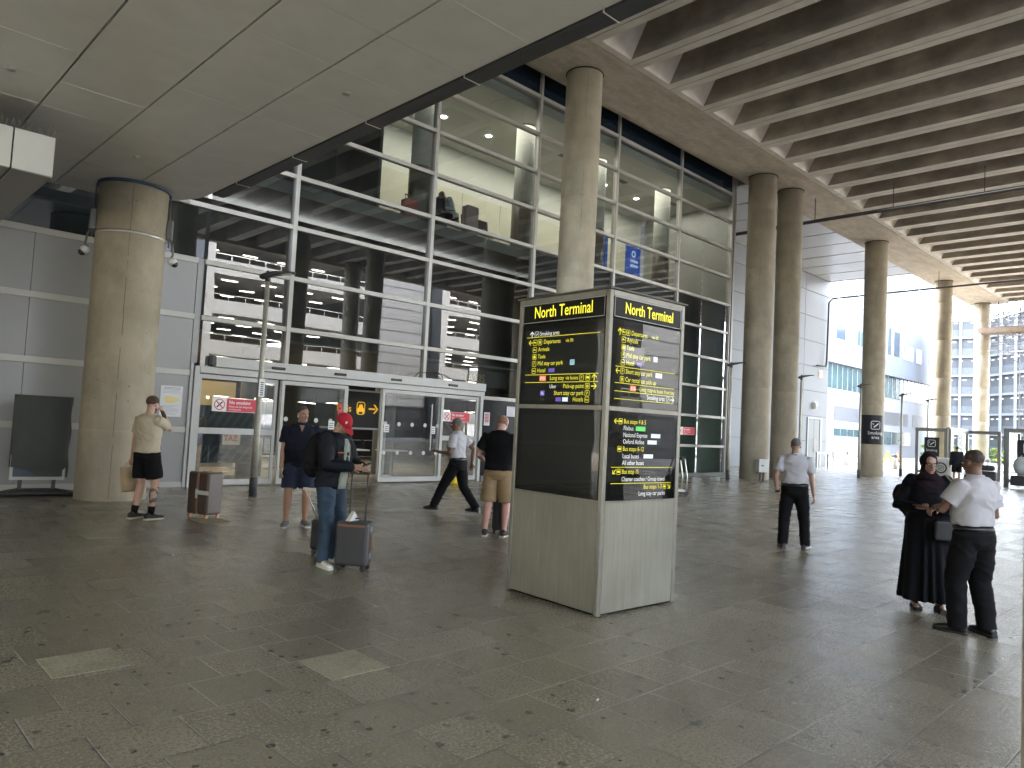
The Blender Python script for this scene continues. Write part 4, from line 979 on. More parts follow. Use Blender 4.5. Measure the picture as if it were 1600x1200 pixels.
for x0, x1, r in ((106,108.4,1),(106,108.4,0),(124.9,129.6,0),(131.4,133.8,0),(138,140.7,0),(120.8,122.5,1),(127,129.6,1),(136.7,141,1),(125.4,129.5,2),(138.8,141.4,2),(113,115.4,0),(115,117.4,1),(110,113.5,2),(90,92.5,1),(84,87,0)):
    window(F(x0), F(x1), Z(rows[r][0]), Z(rows[r][1]), U)
for x0, x1, z0, z1 in ((98.6,101.8,15.5,26),(131.7,133.8,21,30),(120.6,123.4,15.3,19.2),(118,119.6,15.3,22)):
    window(F(x0), F(x1), Z(z0), Z(z1), U, 1, True)
nstrip = 26; f = MB()
for k in range(nstrip):
    xa = F(97)+k*1.5; 
    if xa > F(143): break
    w_ = MB().box(xa, xa+.06, HY+.1, HY+.2, Z(8.85), Z(12.1)).build('window', wf, hot); MB().box(xa+.06, xa+1.5, HY+.15, HY+.19, Z(8.85), Z(12.1)).build('pane', wg, w_)
lou = mat('louvre_grey', (.16,.16,.165), .6, nscale=2, namt=.15, stretch=(1,1,6))
for x0, x1, z0, z1 in ((99.3,108.5,4.55,6.55),(111,128.8,4.7,6.7),(131,139,4.7,6.7)):
    mb = MB(); n = 14
    for k in range(n): mb.box(F(x0), F(x1), HY-.06, HY-.01, Z(z0)+(Z(z1)-Z(z0))*k/n, Z(z0)+(Z(z1)-Z(z0))*(k+.62)/n)
    mb.build('louvre', lou, hot)
window(F(99.3), F(108.5), Z(2.45), Z(3.45), HY, 4); window(F(117), F(130), Z(1.6), Z(3.6), HY, 3)
# ---------------------------------------------------------------- far car park with mesh front
fcp = thing('multi_storey_car_park', 'far pale mesh fronted multi storey car park', 'building', (112, 24, 0))
cpw = mat('carpark_white', (.3,.31,.32), .7); cpd = mat('carpark_inside', (.14,.145,.15), .9); cpf = mat('carpark_fin', (.34,.35,.36), .5)
cpm = mat('carpark_mesh', (.17,.18,.185), .6, nscale=6, namt=.2)
PTS = [(110, 31), (110, 24.6), (101, 16.5), (92, 8)]
for (xa, ya), (xb, yb) in zip(PTS, PTS[1:]):
    d = Vector((xb-xa, yb-ya, 0)); L_ = d.length; a = math.atan2(d.y, d.x)
    n_ = Vector((d.y, -d.x, 0)).normalized()
    if n_.x > 0: n_ = -n_
    c = Vector(((xa+xb)/2, (ya+yb)/2, 0))
    MB().obox(c-n_*4.2+Vector((0,0,9.3)), (L_, 8, 18.6), a).build('core', cpd, fcp)
    for k in range(8):
        z = 1.0+k*2.55
        o = MB().obox(c+Vector((0,0,z)), (L_, .3, .28), a); o.build('floor_edge', cpf, fcp)
        if k < 7: MB().obox(c-n_*.0+Vector((0,0,z+.62)), (L_-.05, .06, .95), a).build('mesh_panel', cpm, fcp)
        mb = MB(); rnd = random.Random(k)
        if k < 7:
            q = -L_/2+.6
            while q < L_/2-.4: mb.obox(c-n_*.14+d.normalized()*q+Vector((0,0,z+2.0)), (.45, .05, .07), a); q += 1.1+rnd.random()
            mb.build('strip_light', mat('strip_light_far', (.8,.8,.75), .5, emit=(1,1,.9), estr=.1), fcp)
    mb = MB(); q = -L_/2
    while q <= L_/2+.01: mb.obox(c+n_*.3+d.normalized()*q+Vector((0,0,10)), (.28, .22, 20), a); q += L_/max(1, round(L_/3.3))
    mb.build('fin', cpf, fcp)
# ---------------------------------------------------------------- smoking shelters
shf = mat('shelter_frame', (.2,.2,.19), .5, metal=.3)
shg = glass('shelter_glass', (.86,.93,.91), 1.2, 0)
def screen(t, p, q, h=2.65, signp=None, z0=.0):
    p = Vector((*p, 0)); q = Vector((*q, 0)); d = (q-p); L_ = d.length; a = math.atan2(d.y, d.x); c = (p+q)/2
    w_ = .15
    m = MB(); m.obox(p+Vector((0,0,h/2)), (w_, .12, h), a); m.obox(q+Vector((0,0,h/2)), (w_, .12, h), a)
    m.obox(c+Vector((0,0,h-.09)), (L_-w_, .12, .18), a); m.obox(c+Vector((0,0,.3)), (L_-w_, .1, .14), a)
    m.build('frame', shf, t)
    m = MB(); dd = d.normalized()*(L_/2-.1); m.add([c-dd+Vector((0,0,.37)), c+dd+Vector((0,0,.37)), c+dd+Vector((0,0,h-.18)), c-dd+Vector((0,0,h-.18))], [(0,1,2,3)]); m.build('glass', shg, t)
def shelter_sign(o, x, label, w=.95, h=1.15, z=1.15):
    """o: world point of the sign's lower left corner as seen, x: direction to the viewer's right"""
    t = thing('smoking_area_sign', label, 'sign', o, 0, 'smoking area signs on the shelters'); M = frameM(o, x, (0,0,1)); m = MB(); slab(m, 0, w, z, z+h, -.02, 0, M); m.build('plate', sg_dark, t)
    m = MB(); S = M @ Matrix.Translation((0,0,.003)); smoke_icon(m, w/2, z+h*.68, w*.52, S); m.text('Smoking', w*.24, S @ Matrix.Translation((w/2, z+h*.26, 0)), 0, 'CENTER', .9); m.text('area', w*.24, S @ Matrix.Translation((w/2, z+h*.08, 0)), 0, 'CENTER', .9); m.build('lettering', sg_white, t)
s1 = thing('smoking_shelter', 'glass smoking shelter with grey frames, left one behind the woman', 'shelter', (45, 13, 0), 0, 'glass smoking shelters')
screen(s1, (43.6, 13.05), (43.6, 11.65)); screen(s1, (43.75, 11.5), (46.6, 11.4)); screen(s1, (46.7, 11.5), (46.7, 9.9))
MB().box(43.5, 46.8, 11.46, 11.62, 2.66, 2.72).build('roof_rail', shf, s1)
shelter_sign((43.48, 12.66, 0), (0,-1,0), 'charcoal smoking area sign on the left shelter, above the woman', .72, 1.0)
shelter_sign((44.6, 11.38, 0), (1,0,0), 'half hidden smoking area sign on the side pane of the left shelter', .9, .95, 1.4)
s2 = thing('smoking_shelter', 'glass smoking shelter with grey frame cut by the right edge', 'shelter', (39, 7.6, 0), 0, 'glass smoking shelters')
screen(s2, (39.2, 8.0), (39.2, 6.0)); screen(s2, (39.35, 8.1), (42.0, 8.1))
shelter_sign((39.08, 7.62, 0), (0,-1,0), 'charcoal smoking area sign on the right shelter, above the bags', 1.0, 1.15, 1.0)
# bollards, barrier, bins, hedge
bm = mat('bollard_steel', (.42,.42,.42), .4, metal=.5); bmd = mat('bollard_cap', (.12,.12,.13), .5)
def bollard(x, y, label):
    t = thing('bollard', label, 'bollard', (x, y, 0), 0, 'round steel bollards by the road'); MB().lathe([(.17,0),(.17,.78)], (0,0,0), 20).build('post', bm, t, world=False); MB().lathe([(.175,.78),(.175,.97),(.15,1.0),(0,1.0)], (0,0,0), 20).build('cap', bmd, t, world=False)
bollard(53.6, 17.4, 'steel bollard just right of the smoking area column'); bollard(53.7, 20.7, 'steel bollard between the clad block corner and the smoking area column'); bollard(58, 13.0, 'steel bollard at the right beside the farthest column')
def barrier(x, y, l, label):
    t = thing('cycle_stand', label, 'barrier', (x, y, 0), 0, 'grey steel hoop barriers'); m = MB(); m.box(0,l,-.05,.05,.85,.95); m.box(.05,.17,-.05,.05,0,.85); m.box(l-.17,l-.05,-.05,.05,0,.85); m.build('hoop', bm, t, world=False)
barrier(50.2, 20.2, 2.2, 'grey steel hoop barrier between the block corner and a bollard'); barrier(45.2, 19.2, 1.9, 'grey steel hoop barrier in front of the service door')
# litter bin beside shelter
t = thing('litter_bin', 'white litter bin with dark no smoking roundel beside the shelter', 'bin', (42.3, 11.4, 0)); MB().lathe([(.42,0),(.45,1.0),(.48,1.02),(.48,1.1),(0,1.12)], (0,0,0), 24, e=4).build('body', whp, t, world=False)
m = MB(); Mq = frameM((-.46, 0, .6), (0,-1,0), (0,0,1)); disc(m, 0, 0, .28, Mq, 0, 24, .22); smoke_icon(m, 0, 0, .25, Mq); m.build('symbol', blk, t, world=False)
# black bags by right shelter
bagm = mat('bag_black', (.02,.02,.022), .6, nscale=6, namt=.3)
m = MB(); m.obox((38.6, 8.75, .42), (.6,.95,.5), .1); m.obox((38.6,8.75,.82),(.5,.8,.25),.1); tag(m.build('luggage_pile', bagm, bevel=.1, bseg=3), 'black bags piled beside the right smoking shelter', 'luggage')
m = MB(); m.ell((38.7, 7.35, 1.0), (.3,.34,.42)); tag(m.build('wrapped_bundle', mat('bundle_grey', (.42,.45,.45), .6, nscale=4, namt=.15)), 'pale grey rounded bundle in front of the right shelter glass', 'bundle')
m = MB(); m.obox((38.7, 7.3, .35), (.5,.9,.45), .0); tag(m.build('black_case', bagm, bevel=.06, bseg=3), 'black case under the pale bundle at the right shelter', 'case')
# hedge with yellow flowers: leaf-sized faces
def foliage(name, cx, cy, cz, sx, sy, sz, n, mats, label, cat, seed=1, leaf=.12, parent=None):
    rnd = random.Random(seed); m = MB()
    cl = [(rnd.uniform(-1,1), rnd.uniform(-1,1), rnd.uniform(-1,1), rnd.uniform(.15,.4)) for _ in range(26)]
    for k in range(n):
        c = rnd.choice(cl); v = Vector((rnd.gauss(0,1), rnd.gauss(0,1), rnd.gauss(0,1))).normalized()*c[3]*rnd.uniform(.6,1)
        p = Vector((cx+(c[0]+v.x)*sx, cy+(c[1]+v.y)*sy, cz+(c[2]+v.z)*sz))
        if p.z < .02: continue
        a = Vector((rnd.gauss(0,1), rnd.gauss(0,1), rnd.gauss(0,1))).normalized(); b = a.cross(Vector((rnd.gauss(0,1), rnd.gauss(0,1), rnd.gauss(0,1)))).normalized(); s = leaf*rnd.uniform(.6,1.4)
        m.add([p-a*s, p-b*s*.5, p+a*s, p+b*s*.5], [(0,1,2,3)], rnd.choices(range(len(mats)), [3,2,2,1.2][:len(mats)])[0])
    return tag(m.build(name, mats), label, cat)
lf = [mat('leaf_dark', (.05,.1,.025), .6), mat('leaf_mid', (.12,.2,.04), .6), mat('leaf_light', (.28,.34,.08), .6), mat('flower_yellow', (.7,.6,.06), .6)]
for i, (y, l) in enumerate(((27.2,'green shrub with yellow flowers in front of the far car park, left one'), (24.2,'yellow flowering shrub in front of the far car park, between columns'), (21.3,'yellow green shrub in front of the far car park, near the bollard'), (18.6,'yellow green shrub beside the scaffolding foot'))):
    foliage('flowering_shrub', 98, y, .95, 1.2, 1.6, .75, 2600, lf, l, 'shrub', 30+i, .13)['group'] = 'flowering shrubs before the far car park'
# roadside: wet floor signs / cone and ladder-like frame by far building
def aboard(x, y, col, label):
    t = thing('floor_sign', label, 'floor sign', (x, y, 0), 0); m = MB(); m.hexa([(-.3,-.35,0),(.3,-.35,0),(.3,-.3,0),(-.3,-.3,0),(-.15,-.02,1.0),(.15,-.02,1.0),(.15,0,1.0),(-.15,0,1.0)]); m.hexa([(-.3,.3,0),(.3,.3,0),(.3,.35,0),(-.3,.35,0),(-.15,0.01,1.0),(.15,0.01,1.0),(.15,.03,1.0),(-.15,.03,1.0)]); m.build('board', col, t, world=False); MB().box(-.05,.05,-.2,-.15,.4,.65).build('mark', blk, t, world=False)
aboard(72, 24.0, ye, 'yellow folding wet floor sign far off by the road')
t = thing('traffic_cone', 'orange traffic cone far off by the road', 'cone', (75.5, 24.3, 0)); MB().box(-.28,.28,-.28,.28,0,.05).build('base', blk, t, world=False); MB().lathe([(.22,.05),(.05,.95),(0,.96)], (0,0,0), 20).build('cone', mat('cone_orange', (.7,.16,.04), .5), t, world=False); MB().lathe([(.16,.36),(.125,.52)], (0,0,0), 20, cap=False).build('reflective_band', whp, t, world=False)
road = MB().box(64.05, 140, -60, 15.98, -.2, .0); road.build('road', mat('road_pale', (.2,.19,.18), .8, nscale=2, namt=.1), kind='structure')
MB().box(64.02, 64.2, -13, 15.9, 0, .12).box(64.3,120,15.98,16.1,0,.12).build('kerb', mat('kerb_stone', (.4,.39,.37), .7), kind='structure')
# ---------------------------------------------------------------- scaffolding
scf = mat('scaffold_tube', (.16,.16,.17), .5, metal=.5); wood = mat('scaffold_board', (.26,.2,.15), .7, nscale=3, namt=.2)
sf = thing('scaffolding', 'tube scaffolding with timber boards high beside the deck end', 'scaffolding', (62, 12, 0))
rnd = random.Random(11); m = MB()
for x in (60.5, 62, 63.5):
    for y in (13.0, 11.7, 10.4, 9.1):
        zb = 8.3 if y > 12 else (0 if y > 11 else 8.0); m.tube([(x, y, zb+rnd.uniform(-.4,.4)), (x, y, 12.2)], .03, 6)
for z in (8.7, 9.3, 9.9, 10.6, 11.2, 11.9):
    for x in (60.5, 62, 63.5): m.tube([(x, 13.6, z), (x, 8.6, z)], .027, 6)
    for y in (13.0, 11.7, 10.4, 9.1): m.tube([(60.1, y, z+.06), (63.9, y, z+.06)], .027, 6)
for z in (1.5, 3, 4.5, 6, 7.5):
    for x in (60.5, 62): m.tube([(x, 12.2, z), (x, 8.6, z)], .027, 6)
for k in range(14):
    x = rnd.choice((60.5,62,63.5)); y = rnd.choice((13.0,11.7,10.4)); z = rnd.uniform(8.2, 11); m.tube([(x, y, z), (x, y-1.3, z+rnd.choice((-1,1))*1.0)], .024, 6)
m.build('tubes', scf, sf)
m = MB()
for k in range(5): m.box(60.3+.28*k, 60.55+.28*k, 8.8, 14.1, 9.95, 10.02)
m.box(60.1, 60.16, 8.8, 14.2, 9.95, 10.3); m.build('boards', wood, sf)
# ---------------------------------------------------------------- car park and road behind the camera (mirrored in the glass)
cp = thing('concrete_car_park', 'open sided concrete car park mirrored in the terminal glass', 'building', (20, -30, 0))
conc_l = mat('parapet_concrete', (.115,.115,.112), .8, nscale=1.5, namt=.1); conc_d = mat('carpark_soffit', (.26,.25,.23), .9)
stripl = mat('strip_light', (.9,.9,.8), .5, emit=(1,.93,.75), estr=1.2)
YC = -22.0
def park(cp, CX0, CX1):
    for k in range(7):
        z = .2+k*3.0
        MB().box(CX0, CX1, YC-18, YC, z+2.55, z+2.8).build('deck_slab', conc_d, cp)
        MB().box(CX0, CX1, YC, YC+.25, z+2.5, z+3.55).build('parapet', conc_l, cp)
        rl = MB(); rl.box(CX0, CX1, YC-.02, YC+.02, z+4.0, z+4.04); n = int((CX1-CX0)/1.33)
        for j in range(n+1): rl.box(CX0+j*1.33-.02, CX0+j*1.33+.02, YC-.02, YC+.02, z+3.55, z+4.0)
        rl.build('railing', stl, cp)
        sl = MB()
        for j in range(int((CX1-CX0)/3.2)):
            for q in range(4): sl.box(CX0+1.5+j*3.2, CX0+2.7+j*3.2, YC-2-q*4, YC-1.85-q*4, z+2.47, z+2.53)
        sl.build('strip_light', stripl, cp)
    MB().box(CX0, CX1, YC-18.2, YC-18, 0, 22).build('back_wall', conc_d, cp)
    MB().box(CX0-.8, CX0, YC-18, YC+.4, 0, 24).build('stair_wall', conc_l, cp)
park(cp, 21, 34)
cp2 = thing('concrete_car_park', 'second open sided concrete car park block mirrored farther right in the glass', 'building', (52, -30, 0))
park(cp2, 43, 62)
ob = thing('ribbed_clad_building', 'pale ribbed building mirrored in the terminal glass', 'building', (34, -30, 0))
m = MB(); m.box(35, 42, YC-12, YC-1, 0, 17); m.build('wall', mat('ribbed_wall', (.06,.061,.063), .6, nscale=.5, namt=.05), ob)
m = MB()
for k in range(16): m.box(35, 42, YC-1.0, YC-.96, .6+k, .66+k)
m.build('joints', mat('rib_line', (.045,.045,.046), .7), ob)
ob3 = thing('left_light_blocker', 'unseen block added beyond the left end of the deck to cut sky light', 'building', (-28, 0, 0))
MB().box(-34, -26, -34, 40, 0, 13).build('wall', mat('blocker_grey', (.09,.09,.075), .85, nscale=3, namt=.2), ob3)  # unseen mass, added to block sky light and reflections from the left
m = MB()
for k in range(14): m.box(-26, -25.95, -28+k*4.1, -26+k*4.1, 1.2, 2.8).box(-26, -25.95, -28+k*4.1, -26+k*4.1, 4.4, 6).box(-26, -25.95, -28+k*4.1, -26+k*4.1, 7.8, 9.4)
m.build('windows', wdk, ob3)  # window boxes only dress the added blocker
ob2 = thing('low_brick_block', 'low office block mirrored in the terminal glass at left', 'building', (-10, -30, 0))
MB().box(-40, 16.5, YC-12, YC-4, 0, 11).build('wall', conc_l, ob2)
m = MB()
for z in (1.5, 4.6, 7.7): m.box(-38, 15.5, YC-4.0, YC-3.9, z, z+1.6)
m.build('windows', wdk, ob2)
for i, (x, y) in enumerate(((37, -16.5), (41.5, -16.5))):
    t = thing('twin_arm_lamp', 'twin arm street lamp mirrored in the glass', 'street lamp', (x, y, 0), 0, 'twin arm lamps by the road'); MB().lathe([(.08,0),(.06,6.5)], (0,0,0), 14).build('pole', lampd_, t, world=False)
    for s in (-1, 1): MB().obox((s*.5, 0, 6.5), (.75,.22,.09), 0, 0, 0, s*-.05).build('lamp_head', lampd_, t, world=False)
# panel van parked by the road behind the camera (mirrored in the pillar glass)
van = thing('parked_van', 'white panel van mirrored in the sign pillar glass', 'van', (12.5, -10.2, 0))
m = MB(); prof = [(-2.5,.35),(2.4,.35),(2.55,.6),(2.5,1.1),(1.9,1.35),(1.3,2.2),(1.0,2.35),(-2.45,2.4),(-2.55,2.2)]
m.prism(prof, Matrix(((1,0,0,0),(0,0,1,-.95),(0,1,0,0),(0,0,0,1))), 1.9); m.build('body', whp, van, world=False, bevel=.06, bseg=3)
MB().hexa([(1.35,-.97,1.4),(1.85,-.97,1.4),(1.85,.97,1.4),(1.35,.97,1.4),(1.28,-.97,2.05),(1.45,-.97,1.95),(1.45,.97,1.95),(1.28,.97,2.05)]).build('window', wdk, van, world=False)
for x in (-1.6, 1.6):
    for y in (-.9, .9): MB().rings([MB().ring((x, y-.1, .34), (.34,0,0), (0,0,.34), 20), MB().ring((x, y+.1, .34), (.34,0,0), (0,0,.34), 20)]).build('wheel', blk, van, world=False)
# ---------------------------------------------------------------- people
def remesh(mb, vox, smooth=4, fold=0, fs=(7,7,11), seed=0, names=None):
    """union of closed volumes -> one continuous surface"""
    me = bpy.data.meshes.new('tmp'); me.from_pydata(mb.v, [], mb.f); me.update()
    o = bpy.data.objects.new('tmp', me); COL.objects.link(o)
    r = o.modifiers.new('r', 'REMESH'); r.mode = 'VOXEL'; r.voxel_size = vox; r.use_smooth_shade = True
    if smooth:
        s = o.modifiers.new('s', 'SMOOTH'); s.factor = .5; s.iterations = smooth
    dg = bpy.context.evaluated_depsgraph_get(); out = bpy.data.meshes.new_from_object(o.evaluated_get(dg))
    bpy.data.objects.remove(o); bpy.data.meshes.remove(me)
    if fold:
        out.update(); no = [Vector(v.normal) for v in out.vertices]
        for v, n in zip(out.vertices, no):
            p = v.co; q = Vector((p.x*fs[0]+seed*7.3, p.y*fs[1]+seed, p.z*fs[2]))
            q += .6*noise.noise_vector(q*.6)
            a = noise.noise(q)
            a = 1-abs(a)*2.4 if a < .4 else a*.3
            v.co = p+n*fold*(a-.3)
    for p in out.polygons: p.use_smooth = True
    return out
def put(me, name, mats, parent, paint=None, extra=None):
    """mesh -> object; paint(co)->material index; extra is an MB whose islands join the same mesh"""
    if not isinstance(mats, (list, tuple)): mats = [mats]
    me.materials.clear()
    for m in mats: me.materials.append(m)
    if paint:
        for p in me.polygons: p.material_index = paint(p.center)
    if extra is not None and extra.v:
        bm = bmesh.new(); bm.from_mesh(me); vs = [bm.verts.new(v) for v in extra.v]
        for f, mi in zip(extra.f, extra.m):
            try: q = bm.faces.new([vs[i] for i in f]); q.material_index = mi; q.smooth = True
            except ValueError: pass
        bm.to_mesh(me); bm.free()
    me.name = name; o = bpy.data.objects.new(name, me); COL.objects.link(o); o.parent = parent
    return o
def ik(a, b, l1, l2, pole):
    a = Vector(a); b = Vector(b); d = b-a; L_ = d.length
    if L_ > (l1+l2)*.999: b = a+d*((l1+l2)*.999/L_); d = b-a; L_ = d.length
    x = (l1*l1-l2*l2+L_*L_)/(2*L_); h = math.sqrt(max(0, l1*l1-x*x)); n = d.normalized(); p = Vector(pole); p = (p-n*p.dot(n)).normalized()
    return a+n*x+p*h, b
def cap(mb, pts, rr, n=14, flat=None): return mb.tube(pts, rr, n, ends=True)
SK = {}
def skin(nm, c): return mat('skin_'+nm, c, .5, nscale=14, namt=.08, bump=.1, bscale=90)
class Fig: pass
def person(label, pos, head_deg, H, feet, hands, skin_m, cl, hair, lean=0, hyaw=0, hpitch=0, belly=0, wide=1.0, elbow=None, curl=(.5,.5), pelvis_z=.0, paint=None, sit=False, name='person', cat='person', vox=.0085, palm=((0,0,-1),(0,0,-1)), female=False, sway=0.0, fdir=None):
    s = H/1.75
    t = thing(name, label, cat, pos, R(head_deg))
    PZ = (.93+pelvis_z)*s
    P0 = Vector((0, sway, PZ))
    Rl = Matrix.Rotation(R(lean), 3, 'Y')
    def tp(x, y, z): return P0+Rl @ (Vector((x, y, z))*s - Vector((0,0,.93*s)))
    w = wide
    secs = [(.80,-.01,.085,.125),(.86,-.01,.115,.16),(.93,-.01,.12,.17),(1.02,.0,.105+belly*.3,.152+belly*.25),(1.10,.01,.108+belly*.55,.15+belly*.35),(1.20,.005,.115+belly*.3,.158+belly*.15),(1.30,.0,.12,.168),(1.37,-.005,.112,.168),(1.41,-.008,.098,.15),(1.445,-.01,.078,.112),(1.475,-.012,.06,.078)]
    if female: secs = [(a,b,c,(d*.92 if a > 1.2 else d)) for a,b,c,d in secs]
    def torso(mb, off, z0=0, z1=9, wk=1.0):
        RR = []
        for z, cx_, rx, ry in secs:
            if z < z0 or z > z1: continue
            RR.append(mb.ring(tp(cx_+belly*(.45 if 1.0 < z < 1.25 else 0), 0, z), Rl @ Vector(((rx+off)*s, 0, 0)), Vector((0, (ry*w+off*wk)*s, 0)), 28, 2.3))
        mb.rings(RR); return mb
    sh = [tp(-.01, .168*w*(.93 if female else 1), 1.385), tp(-.01, -.168*w*(.93 if female else 1), 1.385)]
    hip = [P0+Vector((0, .095*s, -.03*s)), P0+Vector((0, -.095*s, -.03*s))]
    J = Fig(); J.s = s; J.t = t; J.sh = sh; J.hip = hip; J.tp = tp
    legs = []
    for i, (fx, fy, fa, kdir, fz) in enumerate([(f+(None,)*(4-len(f)) + (0,))[:5] if len(f) < 5 else f for f in feet]):
        ank = Vector((fx, fy, .085*s+(fz or 0)))
        kd = kdir or (math.cos(R(fa)), math.sin(R(fa)), 0)
        k, a = ik(hip[i], ank, .412*s, .412*s, kd); legs.append((hip[i], k, a, fa))
    J.legs = legs
    arms = []
    for i, h in enumerate(hands):
        sgn = 1 if i == 0 else -1
        if h is None: h = (.04, sgn*.25*w, .80)
        hv = Vector(h)*s if not isinstance(h, Vector) else h
        pole = (elbow[i] if elbow and elbow[i] else (-1, sgn*.35, -.2))
        e, wr_ = ik(sh[i], hv, .29*s, .26*s, pole); arms.append((sh[i], e, wr_))
    J.arms = arms
    # ---- head frame
    nb = tp(-.01, 0, 1.47); hc = tp(.012, 0, 1.60)
    MH = Rl @ Matrix.Rotation(R(hyaw), 3, 'Z') @ Matrix.Rotation(R(hpitch), 3, 'Y')
    hc = nb + (hc-nb)*.35 + MH @ Vector((.02, 0, .095))*s
    hs = s*.95
    def hp(x, y, z): return hc+MH @ Vector((x, y, z))*hs
    def hell(mb, c, r, mi=0, n=20, m=14): return mb.ell(hp(*c), [q*hs for q in r], mi, MH, n, m)
    J.hp = hp; J.hell = hell; J.MH = MH; J.hs = hs; J.hc = hc
    B = MB(); torso(B, -.032)
    cov = .72 if (cl.get('bottom') is None or cl['bottom']['len'] != 'short') else 1.0
    thn = .72 if cov < 1 else .86
    B.tube([nb-Vector((0,0,.03*s)), nb+(hc-nb)*.5, hp(-.02, 0, -.02)], [.062*s, .056*s, .055*s], 18, ends=True)
    hell(B, (-.012,0,.03), (.096,.076,.092)); hell(B, (.022,0,-.045), (.068,.057,.075)); hell(B, (.058,0,-.1), (.026,.03,.022)); hell(B, (.075,0,.02), (.02,.048,.014)); hell(B, (.05,.038,-.025), (.03,.022,.025)); hell(B, (.05,-.038,-.025), (.03,.022,.025))
    B.tube([hp(.085,0,.012), hp(.112,0,-.032)], [.011*hs, .017*hs], 10, ends=True); hell(B, (.096,0,-.037), (.016,.02,.011)); hell(B, (.083,0,-.064), (.014,.026,.008)); hell(B, (.082,0,-.076), (.012,.02,.007))
    for q in (1, -1): hell(B, (-.008, q*.078, -.008), (.02,.01,.033))
    for (a, k, c, fa) in legs:
        B.tube([a, a+(k-a)*.5, k, k+(c-k)*.3, k+(c-k)*.7, c], [.085*s*thn, .076*s*thn, .056*s*cov, .058*s*cov, .043*s*cov, .036*s], 16, ends=True)
        fd = Vector((math.cos(R(fa)), math.sin(R(fa)), 0)); B.tube([c-fd*.03*s-Vector((0,0,.03*s)), c+fd*.1*s-Vector((0,0,.045*s)), c+fd*.16*s-Vector((0,0,.055*s))], [.036*s,.036*s,.026*s], 12, ends=True)
    X = MB()
    for i, (a, e, wq) in enumerate(arms):
        B.tube([a, a+(e-a)*.55, e, e+(wq-e)*.3, wq], [.052*s, .046*s, .039*s, .038*s, .026*s], 14, ends=True)
        d = (wq-e).normalized() if not (fdir and fdir[i]) else Vector(fdir[i]).normalized()
        pn = Vector(palm[i]); pn = (pn-d*pn.dot(d)); pn = pn.normalized() if pn.length > .1 else d.orthogonal().normalized()
        sd_ = d.cross(pn)*(1 if i == 0 else -1)      # towards the thumb
        kn = wq+d*.085*s
        for u in (-.03, -.01, .01, .03): B.tube([wq+sd_*u*.6*s, kn+sd_*u*s], [.014*s, .0115*s], 8, ends=True)
        c = curl[i]
        for f, (u, L_) in enumerate(((.031,.072),(.011,.08),(-.010,.074),(-.030,.058))):
            p = kn+sd_*u*s-d*.006*s; pts = [p]; dd = d; r = .0088*s
            for j, (fr, an) in enumerate(((.45, c*45), (.32, c*65), (.23, c*45))):
                q = Matrix.Rotation(R(an+f*3*c), 3, d.cross(pn)) @ dd; dd = q; p = p+q*L_*fr*s; pts.append(p)
            X.tube(pts, [r, r*.95, r*.88, r*.75], 8, ends=True)
        p = wq+sd_*.028*s+d*.022*s; td = (sd_*.75+d*.6+pn*.35*(.4+c)).normalized(); p2 = p+td*.038*s; td2 = (td*.6+d*.6+pn*.5*c).normalized(); X.tube([p-td*.01*s, p2, p2+td2*.03*s], [.012*s, .0105*s, .0085*s], 8, ends=True)
    for q in (1, -1):
        X.ell(hp(.083, q*.03, -.001), (.012*hs, .014*hs, .009*hs), 1, MH, 10, 8); X.ell(hp(.0905, q*.03, -.001), (.006*hs, .0065*hs, .0065*hs), 2, MH, 8, 6)
    me = remesh(B, vox, 3)
    Mi = MH.inverted()
    def pnt(c):
        l = Mi @ (Vector(c)-hc)/hs
        if abs(l.x) < .2 and abs(l.y) < .12 and -.16 < l.z < .16:
            if l.x > .07 and abs(l.y) < .022 and -.078 < l.z < -.058: return 3
            if l.x > .06 and .012 < abs(l.y) < .052 and .012 < l.z < .021: return 4
            if paint: 
                q = paint(l)
                if q is not None: return q
        return 0
    eye_w = mat('eye_white', (.6,.58,.55), .3); eye_d = mat('eye_dark', (.03,.02,.015), .2)
    put(me, 'body', [skin_m, eye_w, eye_d, mat('lips', (.3,.11,.09), .5), hair or mat('hair_dark', (.03,.025,.02), .7), mat('tattoo_ink', (.09,.085,.08), .6, nscale=22, namt=.6)], t, pnt, X)
    J.torso = torso
    # ---- clothing
    def tube_cloth(name_, pts, rr, m, fold=.004, vx=.009, seed=1): 
        b = MB(); b.tube(pts, rr, 18, ends=False); return put(remesh(b, vx, 2, fold, seed=seed), name_, m, t)
    top = cl.get('top')
    if top:
        b = MB(); torso(b, top.get('off', .014), top.get('z0', .86)-.001, 1.48)
        # collar
        b.tube([nb-Vector((0,0,.035*s)), nb+(hc-nb)*.1], [.085*s, .066*s], 18)
        for i, (a, e, wq) in enumerate(arms):
            r0 = top.get('r', .07)*s
            if top['sleeve'] == 'short': b.tube([a-(e-a)*.12, a+(e-a)*.35, a+(e-a)*.68], [r0*.95, r0*.98, r0*.98], 16, ends=False)
            else: b.tube([a-(e-a)*.1, a+(e-a)*.5, e, e+(wq-e)*.5, e+(wq-e)*.93], [r0, r0*.95, r0*.88, r0*.75, r0*.62], 16, ends=True)
            b.ell(a+Vector((0,0,-.012)), (r0*.95, r0*.9, r0*.86))
        me = remesh(b, .0095, 2, top.get('fold', .007)*s, (6,6,8), seed=hash(label) % 17 if False else len(label))
        put(me, top['name'], top['mat'] if isinstance(top['mat'], list) else [top['mat']], t, top.get('paint'))
